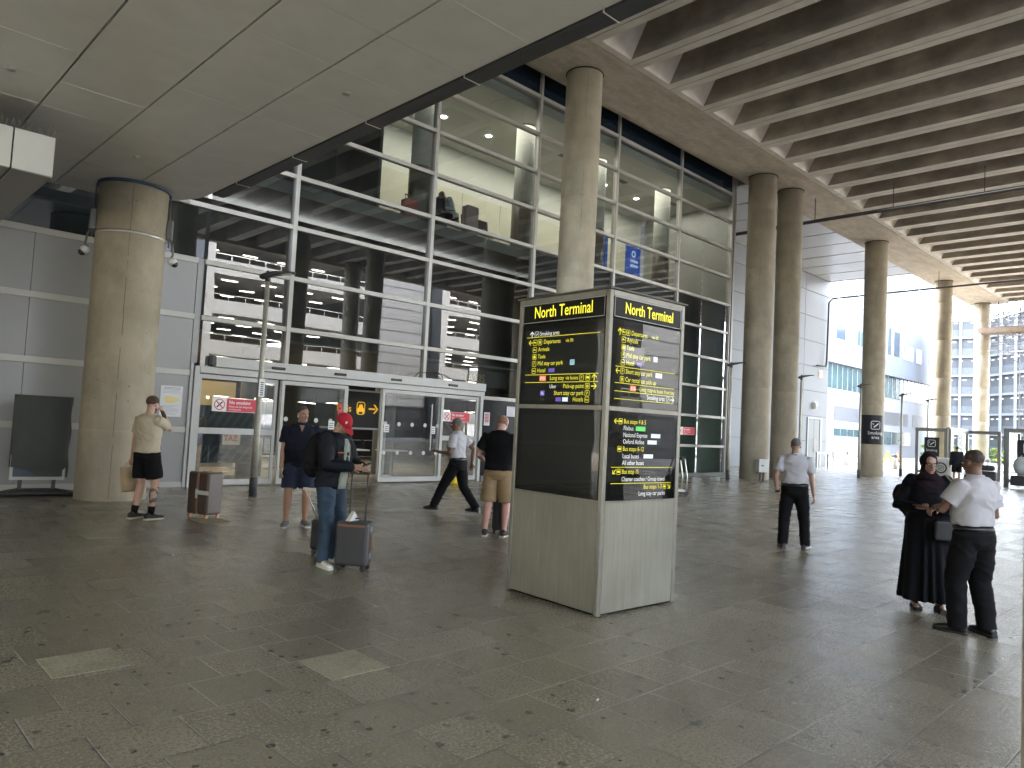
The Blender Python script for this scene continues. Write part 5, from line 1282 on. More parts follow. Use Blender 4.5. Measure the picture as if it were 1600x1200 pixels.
        if top.get('collar'):
            b = MB(); 
            for q in (1,-1):
                c0 = nb+(hc-nb)*.05; f = Rl @ Vector((.07*s, 0, -.005)); 
                b.hexa([c0+f+Vector((0,q*.004,0)), c0+f+Vector((-.01,q*.055*s,-.035*s)), c0+Vector((.02*s,q*.085*s,-.015*s)), c0+Vector((.03*s,q*.06*s,.02*s)), c0+f+Vector((.006,q*.004,.006)), c0+f+Vector((-.004,q*.058*s,-.029*s)), c0+Vector((.024*s,q*.09*s,-.01*s)), c0+Vector((.034*s,q*.06*s,.026*s))])
            RR = []
            for z, r in ((-.012,.078),(.018,.07),(.03,.068),(.022,.076),(-.016,.086)): RR.append(b.ring(nb+(hc-nb).normalized()*z*s, Rl @ Vector((r*s,0,0)), Vector((0,r*s*.98,0)), 20))
            b.rings(RR); b.build('collar', top['mat'], t, world=False, bevel=.003)
    bot = cl.get('bottom')
    if bot:
        b = MB(); torso(b, .014, .8, 1.03); Ls = bot['len']
        for (a, k, c, fa) in legs:
            full = (k-a).length+(c-k).length
            o = bot.get('off', .014)*s
            if Ls == 'short': b.tube([a+Vector((0,0,.03*s)), a+(k-a)*.5, a+(k-a)*bot.get('to', .92)], [.098*s+o*.5, .094*s+o, .09*s+o*1.1], 20)
            else: b.tube([a+Vector((0,0,.03*s)), a+(k-a)*.5, k, k+(c-k)*.5, c+(c-k)*.08], [.098*s+o*.5, .085*s+o, .066*s+o, .058*s+o, .054*s+o], 20)
        put(remesh(b, .0095, 2, bot.get('fold', .006)*s, (5,5,9), seed=len(label)+3), bot['name'], bot['mat'], t)
        if bot.get('belt'):
            b = MB(); RR = []
            for z, oo in ((.975,.017),(.976,.022),(1.005,.022),(1.006,.017)):
                rx = .112+belly*.35; ry = .158+belly*.3
                RR.append(b.ring(tp(belly*.3, 0, z), Rl @ Vector(((rx+oo)*s,0,0)), Vector((0,(ry*w+oo)*s,0)), 28, 2.3))
            b.rings(RR); b.build('belt', bot['belt'], t, world=False)
    if cl.get('shoe'):
        for i, (a, k, c, fa) in enumerate(legs):
            fz = c.z-.085*s; fd = Vector((math.cos(R(fa)), math.sin(R(fa)), 0)); sd2 = Vector((-fd.y, fd.x, 0)); base = Vector((c.x, c.y, fz))
            up = MB(); RR = []
            for x, wd, h in ((-.085,.022,.05),(-.075,.033,.075),(-.04,.04,.095),(.0,.042,.095),(.05,.043,.075),(.1,.047,.058),(.15,.045,.048),(.185,.032,.038),(.2,.015,.03)):
                RR.append(up.ring(base+fd*x*s+Vector((0,0,.012+h*s*.5)), sd2*wd*s, Vector((0,0,h*s*.5)), 16, 2.6))
            up.rings(RR); so = up.build('shoe', cl['shoe'], t, world=False)
            sl = MB(); RR = []
            for x, wd in ((-.09,.028),(-.078,.038),(-.04,.044),(.02,.045),(.1,.051),(.15,.049),(.19,.036),(.206,.018)):
                RR.append(sl.ring(base+fd*x*s+Vector((0,0,.012*s)), sd2*wd*s, Vector((0,0,.0135*s)), 14, 5))
            sl.rings(RR); sl.build('sole', cl.get('sole', cl['shoe']), so, world=False)
            if cl.get('sock'): MB().tube([c+Vector((0,0,-.02*s)), c+(k-c)*.25], [.042*s, .05*s], 16).build('sock', cl['sock'], t, world=False)
    return J
def hair_cap(J, m, kind='short'):
    b = MB()
    if kind == 'short': J.hell(b, (-.02,0,.045), (.1,.081,.087), 0, 24, 16)
    if kind == 'crop': J.hell(b, (-.022,0,.045), (.096,.079,.085), 0, 24, 16)
    if kind == 'bald': J.hell(b, (-.035,0,.0), (.076,.0795,.055), 0, 24, 16)
    if kind == 'thin': J.hell(b, (-.03,0,.022), (.084,.0795,.075), 0, 24, 16)
    me = remesh(b, .006, 1, .003, (40,40,40)); return put(me, 'hair', m, J.t)
skF = skin('fair', (.5,.3,.22)); skT = skin('tan', (.4,.22,.15)); skB = skin('brown', (.17,.085,.055)); skP = skin('pink', (.55,.3,.24)); skM = skin('medium', (.38,.23,.17))
h_brown = mat('hair_brown', (.06,.035,.022), .75, nscale=60, namt=.4); h_grey = mat('hair_grey', (.12,.11,.105), .75, nscale=60, namt=.4); h_dark = mat('hair_dark', (.02,.016,.014), .7, nscale=60, namt=.4)
beardg = mat('beard_grey', (.33,.29,.26), .8, nscale=60, namt=.3)
def cloth(n, c, r=.85, **k): return mat('cloth_'+n, c, r, spec=.15, nscale=9, namt=.06, bump=.25, bscale=420, **k)
beige = cloth('beige', (.5,.43,.32)); black = cloth('black', (.007,.007,.008)); navyc = cloth('navy', (.013,.015,.026)); navys = cloth('navy_shorts', (.028,.035,.065)); whc = cloth('white', (.48,.47,.49), .75)
khaki = cloth('khaki', (.36,.26,.15)); jean = mat('cloth_denim', (.03,.055,.09), .85, nscale=6, namt=.35, bump=.3, bscale=300); jacket = cloth('jacket_navy', (.01,.013,.018), .6)
shb = mat('shoe_black', (.012,.012,.013), .35); shk = mat('shoe_canvas_black', (.02,.02,.02), .7); solew = mat('sole_cream', (.6,.56,.42), .6); shg = mat('shoe_grey', (.14,.15,.17), .7); shw = mat('shoe_white', (.68,.68,.62), .6); solg = mat('sole_white', (.65,.66,.66), .6)
dmat = mat('device_black', (.01,.01,.012), .15)
def A(az): return az
# 1 man in beige T-shirt
p1 = person('man in beige T-shirt and black shorts seen from behind, hand raised to his mouth', (3.72, 11.42, 0), 22, 1.83,
    [(-.04, .13, 5), (.03, -.13, -8)], [(.0, .29, .80), (.19, -.02, 1.50)], skF,
    dict(top=dict(name='t_shirt', mat=beige, sleeve='short', off=.022, r=.078, z0=.9, fold=.008), bottom=dict(name='shorts', mat=black, len='short', to=.8, off=.022), shoe=shk, sole=solew, sock=black), h_brown,
    hyaw=8, hpitch=12, elbow=[None, (.1,-.5,-1)], curl=(.75,.7), wide=1.03, palm=((0,-1,0),(-.3,1,0)), paint=lambda l: 4 if (l.z < -.05 and l.x > .0) else None)
hair_cap(p1, h_brown)
# tattooed right calf: paint ink on part of the body mesh
for o in p1.t.children:
    if o.name.startswith('body'):
        k, c = p1.legs[1][1], p1.legs[1][2]
        for p in o.data.polygons:
            q = p.center
            if q.z < k.z-.04 and q.z > c.z+.06 and (Vector(q)-(k+(c-k)*((k.z-q.z)/(k.z-c.z)))).length < .09 and noise.noise(Vector(q)*16) > -.02: p.material_index = 5
# paper carrier bag
def kraft_bag():
    t = thing('paper_bag', 'brown paper carrier bag hanging from the hand of the man in beige', 'paper bag', (3.72, 11.42, 0), R(22)); b = MB()
    hx, hy, hz = p1.arms[0][2]; hz -= .09
    kr = mat('kraft_paper', (.42,.31,.18), .8, nscale=4, namt=.15, bump=.4, bscale=12)
    M = Matrix.Translation((hx, hy+.05, hz-.06)) @ Matrix.Rotation(R(-12), 4, 'X')
    b.hexa([M @ Vector(q) for q in ((-.13,-.05,-.36),(.13,-.05,-.36),(.13,.05,-.36),(-.13,.05,-.36),(-.135,-.035,0),(.135,-.035,0),(.135,.04,0),(-.135,.04,0))]); b.build('bag', kr, t, world=False, bevel=.006)
    b = MB()
    for y in (-.03, .03): b.tube([M @ Vector((-.06,y,0)), M @ Vector((-.04,y*.3,.07)), M @ Vector((.04,y*.3,.07)), M @ Vector((.06,y,0))], .004, 6)
    b.build('handle', kr, t, world=False)
kraft_bag()
# 2 man in navy
p2 = person('heavyset man with grey beard in dark top and navy shorts, hands at his pockets', (5.36, 9.93, 0), 246, 1.79,
    [(.0, .13, 12), (.04, -.14, -14)], [(-.04, .26, .92), (.08, -.25, .84)], skT,
    dict(top=dict(name='polo_shirt', mat=navyc, sleeve='short', off=.024, r=.085, z0=.86, fold=.006, collar=True), bottom=dict(name='shorts', mat=navys, len='short', to=.86, off=.02), shoe=shg, sole=solg), h_brown,
    hyaw=26, hpitch=4, elbow=[(-.7,.9,0), (-.4,-1,0)], curl=(.6,.4), wide=1.13, belly=.085, palm=((0,-1,0),(0,1,0)), paint=lambda l: 5 if False else (None))
hair_cap(p2, mat('hair_brown_grey', (.07,.05,.04), .75, nscale=60, namt=.4), 'crop')
b = MB(); p2.hell(b, (.036,0,-.082), (.06,.05,.046)); put(remesh(b, .006, 1, .002, (60,60,60)), 'beard', beardg, p2.t)
# open V at the neck showing skin
b = MB(); c0 = p2.tp(.118, 0, 1.40); b.add([p2.tp(.118,.035,1.455), p2.tp(.118,-.035,1.455), p2.tp(.150,0,1.36)], [(0,1,2)]); b.build('neck_opening', skT, p2.t, world=False)
MB().ell(p2.hp(.0,-.086,-.03), (.012,.008,.02)).build('earpiece', whp, p2.t, world=False)
# 3 man in red cap
p3 = person('man in red cap and dark jacket looking down at a phone, black suitcase before him', (4.33, 7.26, 0), -68, 1.74,
    [(-.02, .12, 10), (.06, -.15, -25)], [(.36, .09, 1.10), (.34, -.10, 1.11)], skF,
    dict(top=dict(name='jacket', mat=[jacket], sleeve='long', off=.035, r=.085, z0=.82 if False else .86, fold=.012), bottom=dict(name='jeans', mat=jean, len='long', off=.012, fold=.009), shoe=shw, sole=shw), h_grey,
    lean=4, hyaw=-4, hpitch=36, curl=(.7,.6), elbow=[(-.6,.7,-1),(-.6,-.8,-1)], palm=((0,-1,.3),(0,1,.3)), wide=1.04, belly=.02)
b = MB(); p3.hell(b, (-.028,0,-.0), (.08,.0795,.05), 0, 24, 14); put(remesh(b, .006, 1, .002, (60,60,60)), 'hair', h_grey, p3.t)
b = MB(); p3.torso(b, .038, 1.0, 1.4)
# pale shirt front showing between the open jacket edges, a closed strip proud of the jacket
b = MB(); RR = []
for z, w_, x_ in ((.865,.062,.158),(.95,.064,.162),(1.05,.06,.165),(1.15,.055,.168),(1.25,.05,.172),(1.35,.04,.166),(1.42,.026,.132)):
    RR.append([p3.tp(x_, -w_, z), p3.tp(x_+.012, -w_*.4, z), p3.tp(x_+.012, w_*.4, z), p3.tp(x_, w_, z), p3.tp(x_-.05, w_, z), p3.tp(x_-.05, -w_, z)])
b.rings(RR); b.build('shirt_front', cloth('grey_green', (.36,.39,.34)), p3.t, world=False)
redc = mat('cap_red', (.52,.015,.035), .8, nscale=5, namt=.1, bump=.2, bscale=300)
b = MB(); RR = []
for k in range(9):
    t_ = k/8*math.pi/2*.97; r = math.cos(t_); z = math.sin(t_)
    RR.append([p3.hp(-.012+.108*r*math.cos(2*math.pi*i/24), .088*r*math.sin(2*math.pi*i/24), .03+.105*z) for i in range(24)])
RR.insert(0, [p3.hp(-.012+.106*math.cos(2*math.pi*i/24), .086*math.sin(2*math.pi*i/24), .015) for i in range(24)])
b.rings(RR); cp_ = b.build('cap', redc, p3.t, world=False)
b = MB(); n = 10
for zz_ in (0, 1):
    pass
top_ = []; bot_ = []
for i in range(n+1):
    a = -math.pi/2+math.pi*i/n
    for L_, (rx, ry, zo) in ((top_, (.165,.078,0)), ):
        L_.append(p3.hp(.03+rx*math.cos(a)*.95, ry*math.sin(a), .022-.03*math.cos(a)))
bot_ = [v+p3.MH @ Vector((0,0,-.006)) for v in top_]
b.add(top_+bot_, [tuple(range(n+1)), tuple(range(2*n+1, n, -1))]+[(i, n+1+i, n+2+i, i+1) for i in range(n)]+[(n, 2*n+1, n+1, 0)]); b.build('peak', redc, cp_, world=False)
b = MB(); b.ell(p3.hp(.062, -.062, .075), (.014*.9,.008,.016), 0, p3.MH); b.build('badge', whp, cp_, world=False)
MB().ell(p3.tp(.186,.0,1.26), (.012,.03,.02)).ell(p3.tp(.186,-.01,1.20), (.012,.02,.03)).build('sunglasses', dmat, p3.t, world=False)
MB().obox(p3.tp(.16,-.11,1.27), (.02,.07,.012), R(-35)).build('chest_zip', mat('zip_orange', (.5,.12,.04), .5), p3.t, world=False)
def hold(name, label, J, size, off, rot, m, cat):
    t = (J.arms[0][2]+J.arms[1][2])/2+Vector(off); M = Matrix.Rotation(J.t.rotation_euler.z, 4, 'Z'); M.translation = J.t.location
    o = MB().obox((0,0,0), size).build(name, m, bevel=.004); o.location = M @ t; o.rotation_euler = (rot[0], rot[1], J.t.rotation_euler.z+rot[2]); tag(o, label, cat); return o
hold('smartphone', 'dark phone held in both hands by the man in the red cap', p3, (.145,.072,.009), (.1,0,.03), (0,R(-25),0), dmat, 'phone')
# backpack
t = thing('backpack', 'black backpack on the back of the man in the red cap', 'backpack', (4.33, 7.26, 0), R(-68))
b = MB(); b.ell(p3.tp(-.235,0,1.2), (.12,.165,.25)); b.ell(p3.tp(-.27,0,1.1), (.11,.15,.17)); put(remesh(b, .01, 3, .008, (7,7,7)), 'pack', cloth('pack_black', (.012,.012,.013), .7), t)
for q in (1,-1): MB().tube([p3.tp(-.16, q*.1, 1.42), p3.tp(-.03, q*.12, 1.475), p3.tp(.11, q*.125, 1.38), p3.tp(.145, q*.13, 1.22), p3.tp(.02, q*.19, 1.08), p3.tp(-.15, q*.15, 1.02)], .018, 8).build('strap', cloth('pack_black', (.012,.012,.013)), t, world=False)
# 4 walking man, white shirt
p4 = person('man in white short sleeved shirt and black trousers striding towards the doors', (8.66, 10.2, 0), 112, 1.8,
    [(.42, .10, 5, None, 0), (-.36, -.08, -5, None, .05)], [(.30, .22, 1.07), (-.14, -.27, .88)], skB,
    dict(top=dict(name='shirt', mat=whc, sleeve='short', off=.02, r=.078, z0=.94, fold=.014, collar=True), bottom=dict(name='trousers', mat=black, len='long', off=.02, belt=shb), shoe=shb), h_dark,
    lean=5, hyaw=8, elbow=[(-.8,.3,-1), None], curl=(.5,.5), pelvis_z=-.045, palm=((0,0,1),(0,1,0)), belly=.015)
hair_cap(p4, h_grey, 'crop')
def hand_item(J, i, name, label, size, off, m, cat, rz=0):
    M = Matrix.Rotation(J.t.rotation_euler.z, 4, 'Z'); M.translation = J.t.location
    o = MB().obox((0,0,0), size).build(name, m, bevel=.003); o.location = M @ (J.arms[i][2]+Vector(off)); o.rotation_euler = (0, 0, J.t.rotation_euler.z+rz); return tag(o, label, cat)
hand_item(p4, 0, 'smartphone', 'dark phone in the hand of the walking man', (.14,.07,.009), (.09,-.02,.022), dmat, 'phone')
# 5 man in black polo and khaki shorts
p5 = person('man in black polo and khaki shorts, head bowed, partly behind the sign pillar', (7.5, 7.9, 0), 32, 1.84,
    [(-.06, .15, 12), (-.0, -.13, -12)], [(.20, .25, 1.02), (.26, -.20, 1.05)], skP,
    dict(top=dict(name='polo_shirt', mat=black, sleeve='short', off=.026, r=.084, z0=.9, fold=.008, collar=True), bottom=dict(name='shorts', mat=khaki, len='short', to=1.0, off=.024, fold=.008), shoe=shk, sole=solew), h_grey,
    hpitch=34, hyaw=-12, wide=1.08, belly=.05, elbow=[(-.8,.6,-.6),(-.8,-.6,-.6)], palm=((0,-1,0),(0,1,0)))
hair_cap(p5, mat('hair_sandy', (.3,.17,.12), .8, nscale=60, namt=.2), 'thin')
# 6 security man from behind
p6 = person('balding man in white shirt and black trousers standing alone seen from behind', (10.98, 4.98, 0), 26, 1.69,
    [(-.02, .15, 14), (.07, -.17, -22)], [(-.02, .25, .86), (.0, -.30, .76)], skM,
    dict(top=dict(name='shirt', mat=whc, sleeve='short', off=.026, r=.083, z0=.95, fold=.015, collar=True), bottom=dict(name='trousers', mat=black, len='long', off=.024, fold=.008, belt=shb), shoe=shb), h_grey,
    wide=1.1, belly=.05, hyaw=-6, elbow=[(-.5,1,0),(-.5,-1,0)], curl=(.6,.5), palm=((0,-1,0),(0,1,0)))
hair_cap(p6, h_grey, 'crop')
MB().tube([p6.arms[0][2]+(p6.arms[0][1]-p6.arms[0][2])*.02, p6.arms[0][2]+(p6.arms[0][1]-p6.arms[0][2])*.14], .034, 14).build('watch', dmat, p6.t, world=False)
MB().tube([p6.tp(-.085,.05,1.455), p6.tp(-.1,0,1.47), p6.tp(-.085,-.05,1.455)], .008, 6).build('lanyard', black, p6.t, world=False)
# 7 woman in black
hij = cloth('scarf_maroon', (.016,.01,.012), .9); abaya = mat('cloth_abaya', (.006,.0065,.009), .8, spec=.15, nscale=5, namt=.1, bump=.2, bscale=300)
p7 = person('woman in dark headscarf, glasses and long black dress holding a phone', (8.40, 2.40, 0), 208, 1.60,
    [(.03, .11, 4), (.03, -.11, -4)], [(.30, .02, 1.14), (.27, -.17, 1.13)], skM,
    dict(top=dict(name='coat', mat=abaya, sleeve='long', off=.035, r=.082, z0=.8, fold=.01)), None,
    hyaw=6, hpitch=3, wide=1.12, belly=.04, female=True, elbow=[(-.4,.9,-1),(-.4,-.9,-1)], curl=(.7,.5), palm=((0,-.3,-1),(.2,.3,1)), fdir=((.6,-.9,-.2), None))
b = MB(); RR = []
for z, rx, ry, e in ((.09,.2,.245,2.2),(.1,.205,.25,2.2),(.3,.185,.235,2.2),(.5,.175,.225,2.2),(.7,.165,.21,2.2),(.86,.165,.205,2.2),(.98,.15,.19,2.2),(1.08,.14,.175,2.2)):
    RR.append(b.ring(p7.tp(0,0,z/p7.s) if z > .8 else Vector((0,0,z)), (rx,0,0), (0,ry,0), 40, e))
b.rings(RR); me = remesh(b, .012, 1)
for v in me.vertices:
    a = math.atan2(v.co.y, v.co.x); f = max(0, (1.0-v.co.z))*.028; n_ = Vector((v.co.x, v.co.y, 0)).normalized(); v.co += n_*f*math.sin(a*11+2*math.sin(a*3)+v.co.z)
put(me, 'dress', abaya, p7.t)
b = MB(); J = p7
J.hell(b, (-.036,0,.026), (.112,.094,.12)); J.hell(b, (-.035,0,-.08), (.085,.083,.085))
b.tube([J.hp(-.02,0,-.07), J.tp(-.01,0,1.49), J.tp(0.0,0,1.42)], [.075*J.s, .088*J.s, .16*J.s], 20, ends=False)
b.rings([b.ring(J.tp(0.0,0,z), Vector((rx*J.s,0,0)), Vector((0,ry*J.s,0)), 28, 2.2) for z, rx, ry in ((1.28,.165,.205),(1.36,.16,.2),(1.42,.135,.16),(1.5,.09,.095))])
put(remesh(b, .008, 3, .005, (12,12,16)), 'headscarf', hij, p7.t)
b = MB(); J.hell(b, (.035,0,-.022), (.063,.05,.075)); b.tube([J.hp(.085,0,.0), J.hp(.108,0,-.032)], [.011*J.hs, .015*J.hs], 10, ends=True)
for q in (1,-1):
    M7 = Matrix.Identity(4)
    rr = MB(); 
    pts = [J.hp(.104+.004*math.cos(a), q*.031+.026*math.cos(a), .0+.019*math.sin(a)) for a in [2*math.pi*i/16 for i in range(17)]]
    b2 = MB().tube(pts, .0022, 6).tube([J.hp(.104, q*.057, .005), J.hp(.03, q*.083, .008)], .002, 6)
    b2.build('glasses_rim', dmat, p7.t, world=False)
for i in (0, 1):
    # open sandals: dark sole and straps
    a, k, c, fa = p7.legs[i]; base = Vector((c.x, c.y, 0)); so = MB(); RR = []
    for x, wd in ((-.085,.03),(-.05,.038),(.02,.038),(.1,.046),(.15,.044),(.19,.03)): RR.append(so.ring(base+Vector((x,0,.018)), (0,wd,0), (0,0,.018), 14, 4))
    so.rings(RR); s_ = so.build('shoe', shb, p7.t, world=False)
    MB().tube([base+Vector((.1,-.047,.02)), base+Vector((.09,0,.075)), base+Vector((.1,.047,.02))], .012, 8).tube([base+Vector((.03,-.042,.02)), base+Vector((.04,0,.095)), base+Vector((.03,.042,.02))], .012, 8).build('strap', shb, s_, world=False)
hand_item(p7, 1, 'smartphone', 'phone with reddish case in the hand of the woman in black', (.15,.075,.009), (.08,.02,.025), mat('case_red', (.16,.05,.045), .4), 'phone', .4)
t = thing('shoulder_bag', 'black crossbody bag hanging at the hip of the woman in black', 'handbag', (8.40, 2.40, 0), R(208))
b = MB(); b.obox((.205,.14,.82), (.07,.27,.2), .15); b.build('bag', mat('bag_leather_black', (.008,.008,.009), .5, nscale=5, namt=.2), t, world=False, bevel=.02, bseg=3)
MB().tube([(.2,.02,.9), (.215,-.04,1.1), (.15,-.12,1.26), (.0,-.17,1.33)], .006, 6).build('strap', black, t, world=False)
t = thing('tote_bag', 'pale bag with beige strap on the far shoulder of the woman in black', 'bag', (8.40, 2.40, 0), R(208))
MB().obox((.08,.36,.86), (.16,.1,.36), .1).build('bag', mat('tote_cream', (.5,.48,.4), .8, nscale=4, namt=.2), t, world=False, bevel=.02, bseg=2)
MB().tube([(.09,.34,1.02), (.15,.245,1.15), (.12,.185,1.3), (.0,.16,1.36), (-.1,.2,1.25)], .011, 6).build('strap', mat('strap_beige', (.42,.38,.28), .7), t, world=False)
t = thing('backpack', 'black backpack behind the shoulder of the woman in black', 'backpack', (8.40, 2.40, 0), R(208))
b = MB(); b.ell((-.24,-.06,1.08), (.12,.19,.22)); b.ell((-.22,-.2,1.12), (.08,.09,.12)); put(remesh(b, .01, 2, .01, (8,8,8)), 'pack', cloth('pack_black', (.012,.012,.013), .7), t)
# 8 man talking with her
p8 = person('man in white shirt and glasses with back to camera, talking to the woman in black', (7.63, 1.80, 0), 62, 1.66,
    [(.06, .11, 32, None, 0), (-.04, -.12, -4, None, 0)], [(.30, .13, 1.16), (.24, -.16, 1.10)], skB,
    dict(top=dict(name='shirt', mat=whc, sleeve='short', off=.024, r=.082, z0=.95, fold=.016, collar=True), bottom=dict(name='trousers', mat=black, len='long', off=.03, fold=.009, belt=shb), shoe=shb), h_dark,
    wide=1.02, belly=.035, hyaw=4, hpitch=6, elbow=[(-.2,1,-1),(-.8,-.5,-.8)], curl=(.5,.5), palm=((0,-.5,-1),(0,1,0)))
hair_cap(p8, mat('hair_shaved', (.05,.033,.026), .6, nscale=60, namt=.3), 'crop')
J = p8
for q in (1,-1):
    MB().tube([J.hp(.1+.004*math.cos(a), q*.031+.026*math.cos(a), .002+.018*math.sin(a)) for a in [2*math.pi*i/16 for i in range(17)]], .0025, 6).tube([J.hp(.1, q*.057, .006), J.hp(.0, q*.084, .008)], .0035, 6).build('glasses_rim', dmat, J.t, world=False)
# 9 distant man by the shelters
p9 = person('distant man in dark clothes and shorts walking away by the shelters', (38.6, 9.85, 0), 18, 1.75,
    [(.12,.1,0), (-.1,-.1,0)], [None, None], skF, dict(top=dict(name='jacket', mat=jacket, sleeve='long', off=.04, r=.085, z0=.8, fold=.006), bottom=dict(name='shorts', mat=black, len='short', to=.9), shoe=shk), h_brown, vox=.014, wide=1.1)
hair_cap(p9, h_brown, 'crop')
t = thing('shoulder_bag', 'dark holdall slung on the distant walking man', 'handbag', (38.6, 9.85, 0), R(18)); b = MB(); b.ell((-.05,-.3,.95), (.22,.12,.2)); b.build('bag', bagm, t, world=False); MB().tube([(0,-.3,1.1),(-.12,-.1,1.35),(-.05,.15,1.45)], .02, 6).build('strap', bagm, t, world=False)
# upstairs: seated figures and luggage by the glass
strp = bpy.data.materials.new('cloth_striped'); strp.use_nodes = True
_n = strp.node_tree; _w = _n.nodes.new('ShaderNodeTexWave'); _w.bands_direction = 'Z'; _w.inputs['Scale'].default_value = 9; _w.inputs['Distortion'].default_value = 1.5; _w.inputs['Detail Scale'].default_value = .5
_t = _n.nodes.new('ShaderNodeTexCoord'); _n.links.new(_t.outputs['Object'], _w.inputs['Vector']); _r = _n.nodes.new('ShaderNodeValToRGB'); _r.color_ramp.elements[0].position = .45; _r.color_ramp.elements[0].color = (.04,.05,.06,1); _r.color_ramp.elements[1].position = .55; _r.color_ramp.elements[1].color = (.6,.62,.58,1)
_n.links.new(_w.outputs['Fac'], _r.inputs[0]); _n.links.new(_r.outputs[0], _n.nodes['Principled BSDF'].inputs['Base Color'])
ub = bench(12.9, 16.9, 7.1, 4, 'seat row upstairs behind the glass under the striped figure', 0)
q1 = person('person in striped top sitting upstairs behind the glass, leaning forward', (13.35, 16.62, 7.12), 170, 1.72,
    [(.42,.1,0), (.42,-.1,0)], [(.35,.15,.75), (.35,-.15,.75)], skB, dict(top=dict(name='striped_top', mat=strp, sleeve='long', off=.035, r=.09, z0=.86, fold=.006), bottom=dict(name='trousers', mat=black, len='long'), shoe=shb), h_dark, lean=28, hpitch=25, pelvis_z=-.36, vox=.012, wide=1.12)
hair_cap(q1, h_dark)
q2 = person('person in dark clothes sitting upstairs beside the striped figure', (12.7, 16.6, 7.12), 20, 1.65,
    [(.42,.1,0), (.42,-.1,0)], [(.35,.15,.75), (.35,-.15,.75)], skB, dict(top=dict(name='jacket', mat=jacket, sleeve='long', off=.03, z0=.86, fold=.006), bottom=dict(name='trousers', mat=black, len='long'), shoe=shb), h_dark, lean=20, hpitch=20, pelvis_z=-.4, vox=.012)
hair_cap(q2, h_dark)
# seated figure inside the ground floor at left
yel_w = mat('counter_yellow', (.34,.27,.13), .5)
t = thing('shop_counter', 'yellow lit shop front deep inside the left doors', 'counter', (7.2, 21.5, 0)); MB().box(6.2, 9.5, 21.8, 21.9, .9, 2.5).build('back_panel', yel_w, t); MB().box(6.2, 9.5, 21, 21.4, .012, .95).build('front', mat('counter_front', (.2,.18,.14), .5), t)
q3 = person('person in grey coat standing far inside beyond the left door', (6.75, 17.6, .012), 80, 1.7,
    [(.02,.1,0), (.0,-.1,0)], [None, (.25,-.1,1.1)], skM, dict(top=dict(name='coat', mat=cloth('coat_grey', (.12,.12,.12)), sleeve='long', off=.035, r=.085, z0=.8, fold=.006), bottom=dict(name='trousers', mat=khaki, len='long'), shoe=shb), h_dark, vox=.012)
hair_cap(q3, h_brown)
# ---------------------------------------------------------------- luggage
def suitcase(name, label, loc, rz, w, d, h, body_m, trim_m, group=None, handle=0, ribs='h', wheels_m=None, lie=None):
    t = thing(name, label, 'suitcase', loc, rz, group); z0 = .055
    b = MB(); b.box(-w/2, w/2, -d/2, -.012, z0, z0+h).box(-w/2, w/2, .012, d/2, z0, z0+h); sh_ = b.build('shell', body_m, t, world=False, bevel=.035, bseg=4)
    MB().box(-w/2+.004, w/2-.004, -.011, .011, z0+.004, z0+h-.004).build('zip_band', trim_m, t, world=False, bevel=.03, bseg=3)
    b = MB()
    if ribs == 'h':
        n = int((h-.1)/.022)
        for k in range(n):
            z = z0+.05+k*.022; b.box(-w/2-.003, -w/2+.004, -d/2+.03, -.02, z, z+.011).box(-w/2-.003, -w/2+.004, .02, d/2-.03, z, z+.011).box(w/2-.004, w/2+.003, -d/2+.03, -.02, z, z+.011).box(w/2-.004, w/2+.003, .02, d/2-.03, z, z+.011)
            b.box(-w/2+.035, w/2-.035, -d/2-.003, -d/2+.004, z, z+.011).box(-w/2+.035, w/2-.035, d/2-.004, d/2+.003, z, z+.011)
    else:
        n = int((w-.06)/.018)
        for k in range(n):
            x = -w/2+.035+k*.018; b.box(x, x+.009, -d/2-.003, -d/2+.004, z0+.04, z0+h-.06).box(x, x+.009, d/2-.004, d/2+.003, z0+.04, z0+h-.06)
    b.build('ribs', body_m, t, world=False)
    for sx in (-1, 1):
        for sy in (-1, 1):
            c = Vector((sx*(w/2-.045), sy*(d/2-.04), 0)); wb = MB(); wb.rings([wb.ring(c+Vector((0,q,.026)), (.026,0,0), (0,0,.026), 14) for q in (-.018,-.003)]); wb.rings([wb.ring(c+Vector((0,q,.026)), (.026,0,0), (0,0,.026), 14) for q in (.003,.018)]); wb.box(c.x-.02, c.x+.02, c.y-.018, c.y+.018, .04, .06)
            wb.build('wheel', wheels_m or blk, t, world=False)
    b = MB(); b.tube([(-w*.16, 0, z0+h-.002), (-w*.15, 0, z0+h+.025), (w*.15, 0, z0+h+.025), (w*.16, 0, z0+h-.002)], .01, 8); b.build('top_handle', trim_m, t, world=False)
    if handle:
        b = MB()
        for q in (-.09,.09): b.tube([(q, d*.25, z0+h-.03), (q, d*.25, z0+h+handle)], .009, 8)
        b.obox((0, d*.25, z0+h+handle+.01), (.23,.03,.03)); b.build('pull_handle', blk, t, world=False, bevel=.005)
    return t
brm = mat('case_brown', (.075,.048,.04), .35, nscale=3, namt=.1); cop = mat('trim_copper', (.38,.2,.12), .35, metal=.5)
sc1 = suitcase('suitcase', 'ribbed dark brown suitcase with copper trim and a paper tag', (4.57, 11.32, 0), R(18), .30, .44, .64, brm, cop, wheels_m=cop)
MB().box(-.158,-.154,-.26,.03,.36,.42).box(-.162,-.158,-.02,.02,.30,.44).build('luggage_tag', mat('tag_paper', (.6,.62,.58), .7), sc1, world=False)
blm = mat('case_charcoal', (.05,.05,.055), .4, nscale=3, namt=.1); tan = mat('tan_leather', (.3,.11,.05), .5)
sc2 = suitcase('suitcase', 'ribbed charcoal cabin suitcase with tan trim and raised handle before the red capped man', (4.43, 6.88, 0), R(-52), .36, .235, .47, blm, blm, handle=.5, ribs='v')
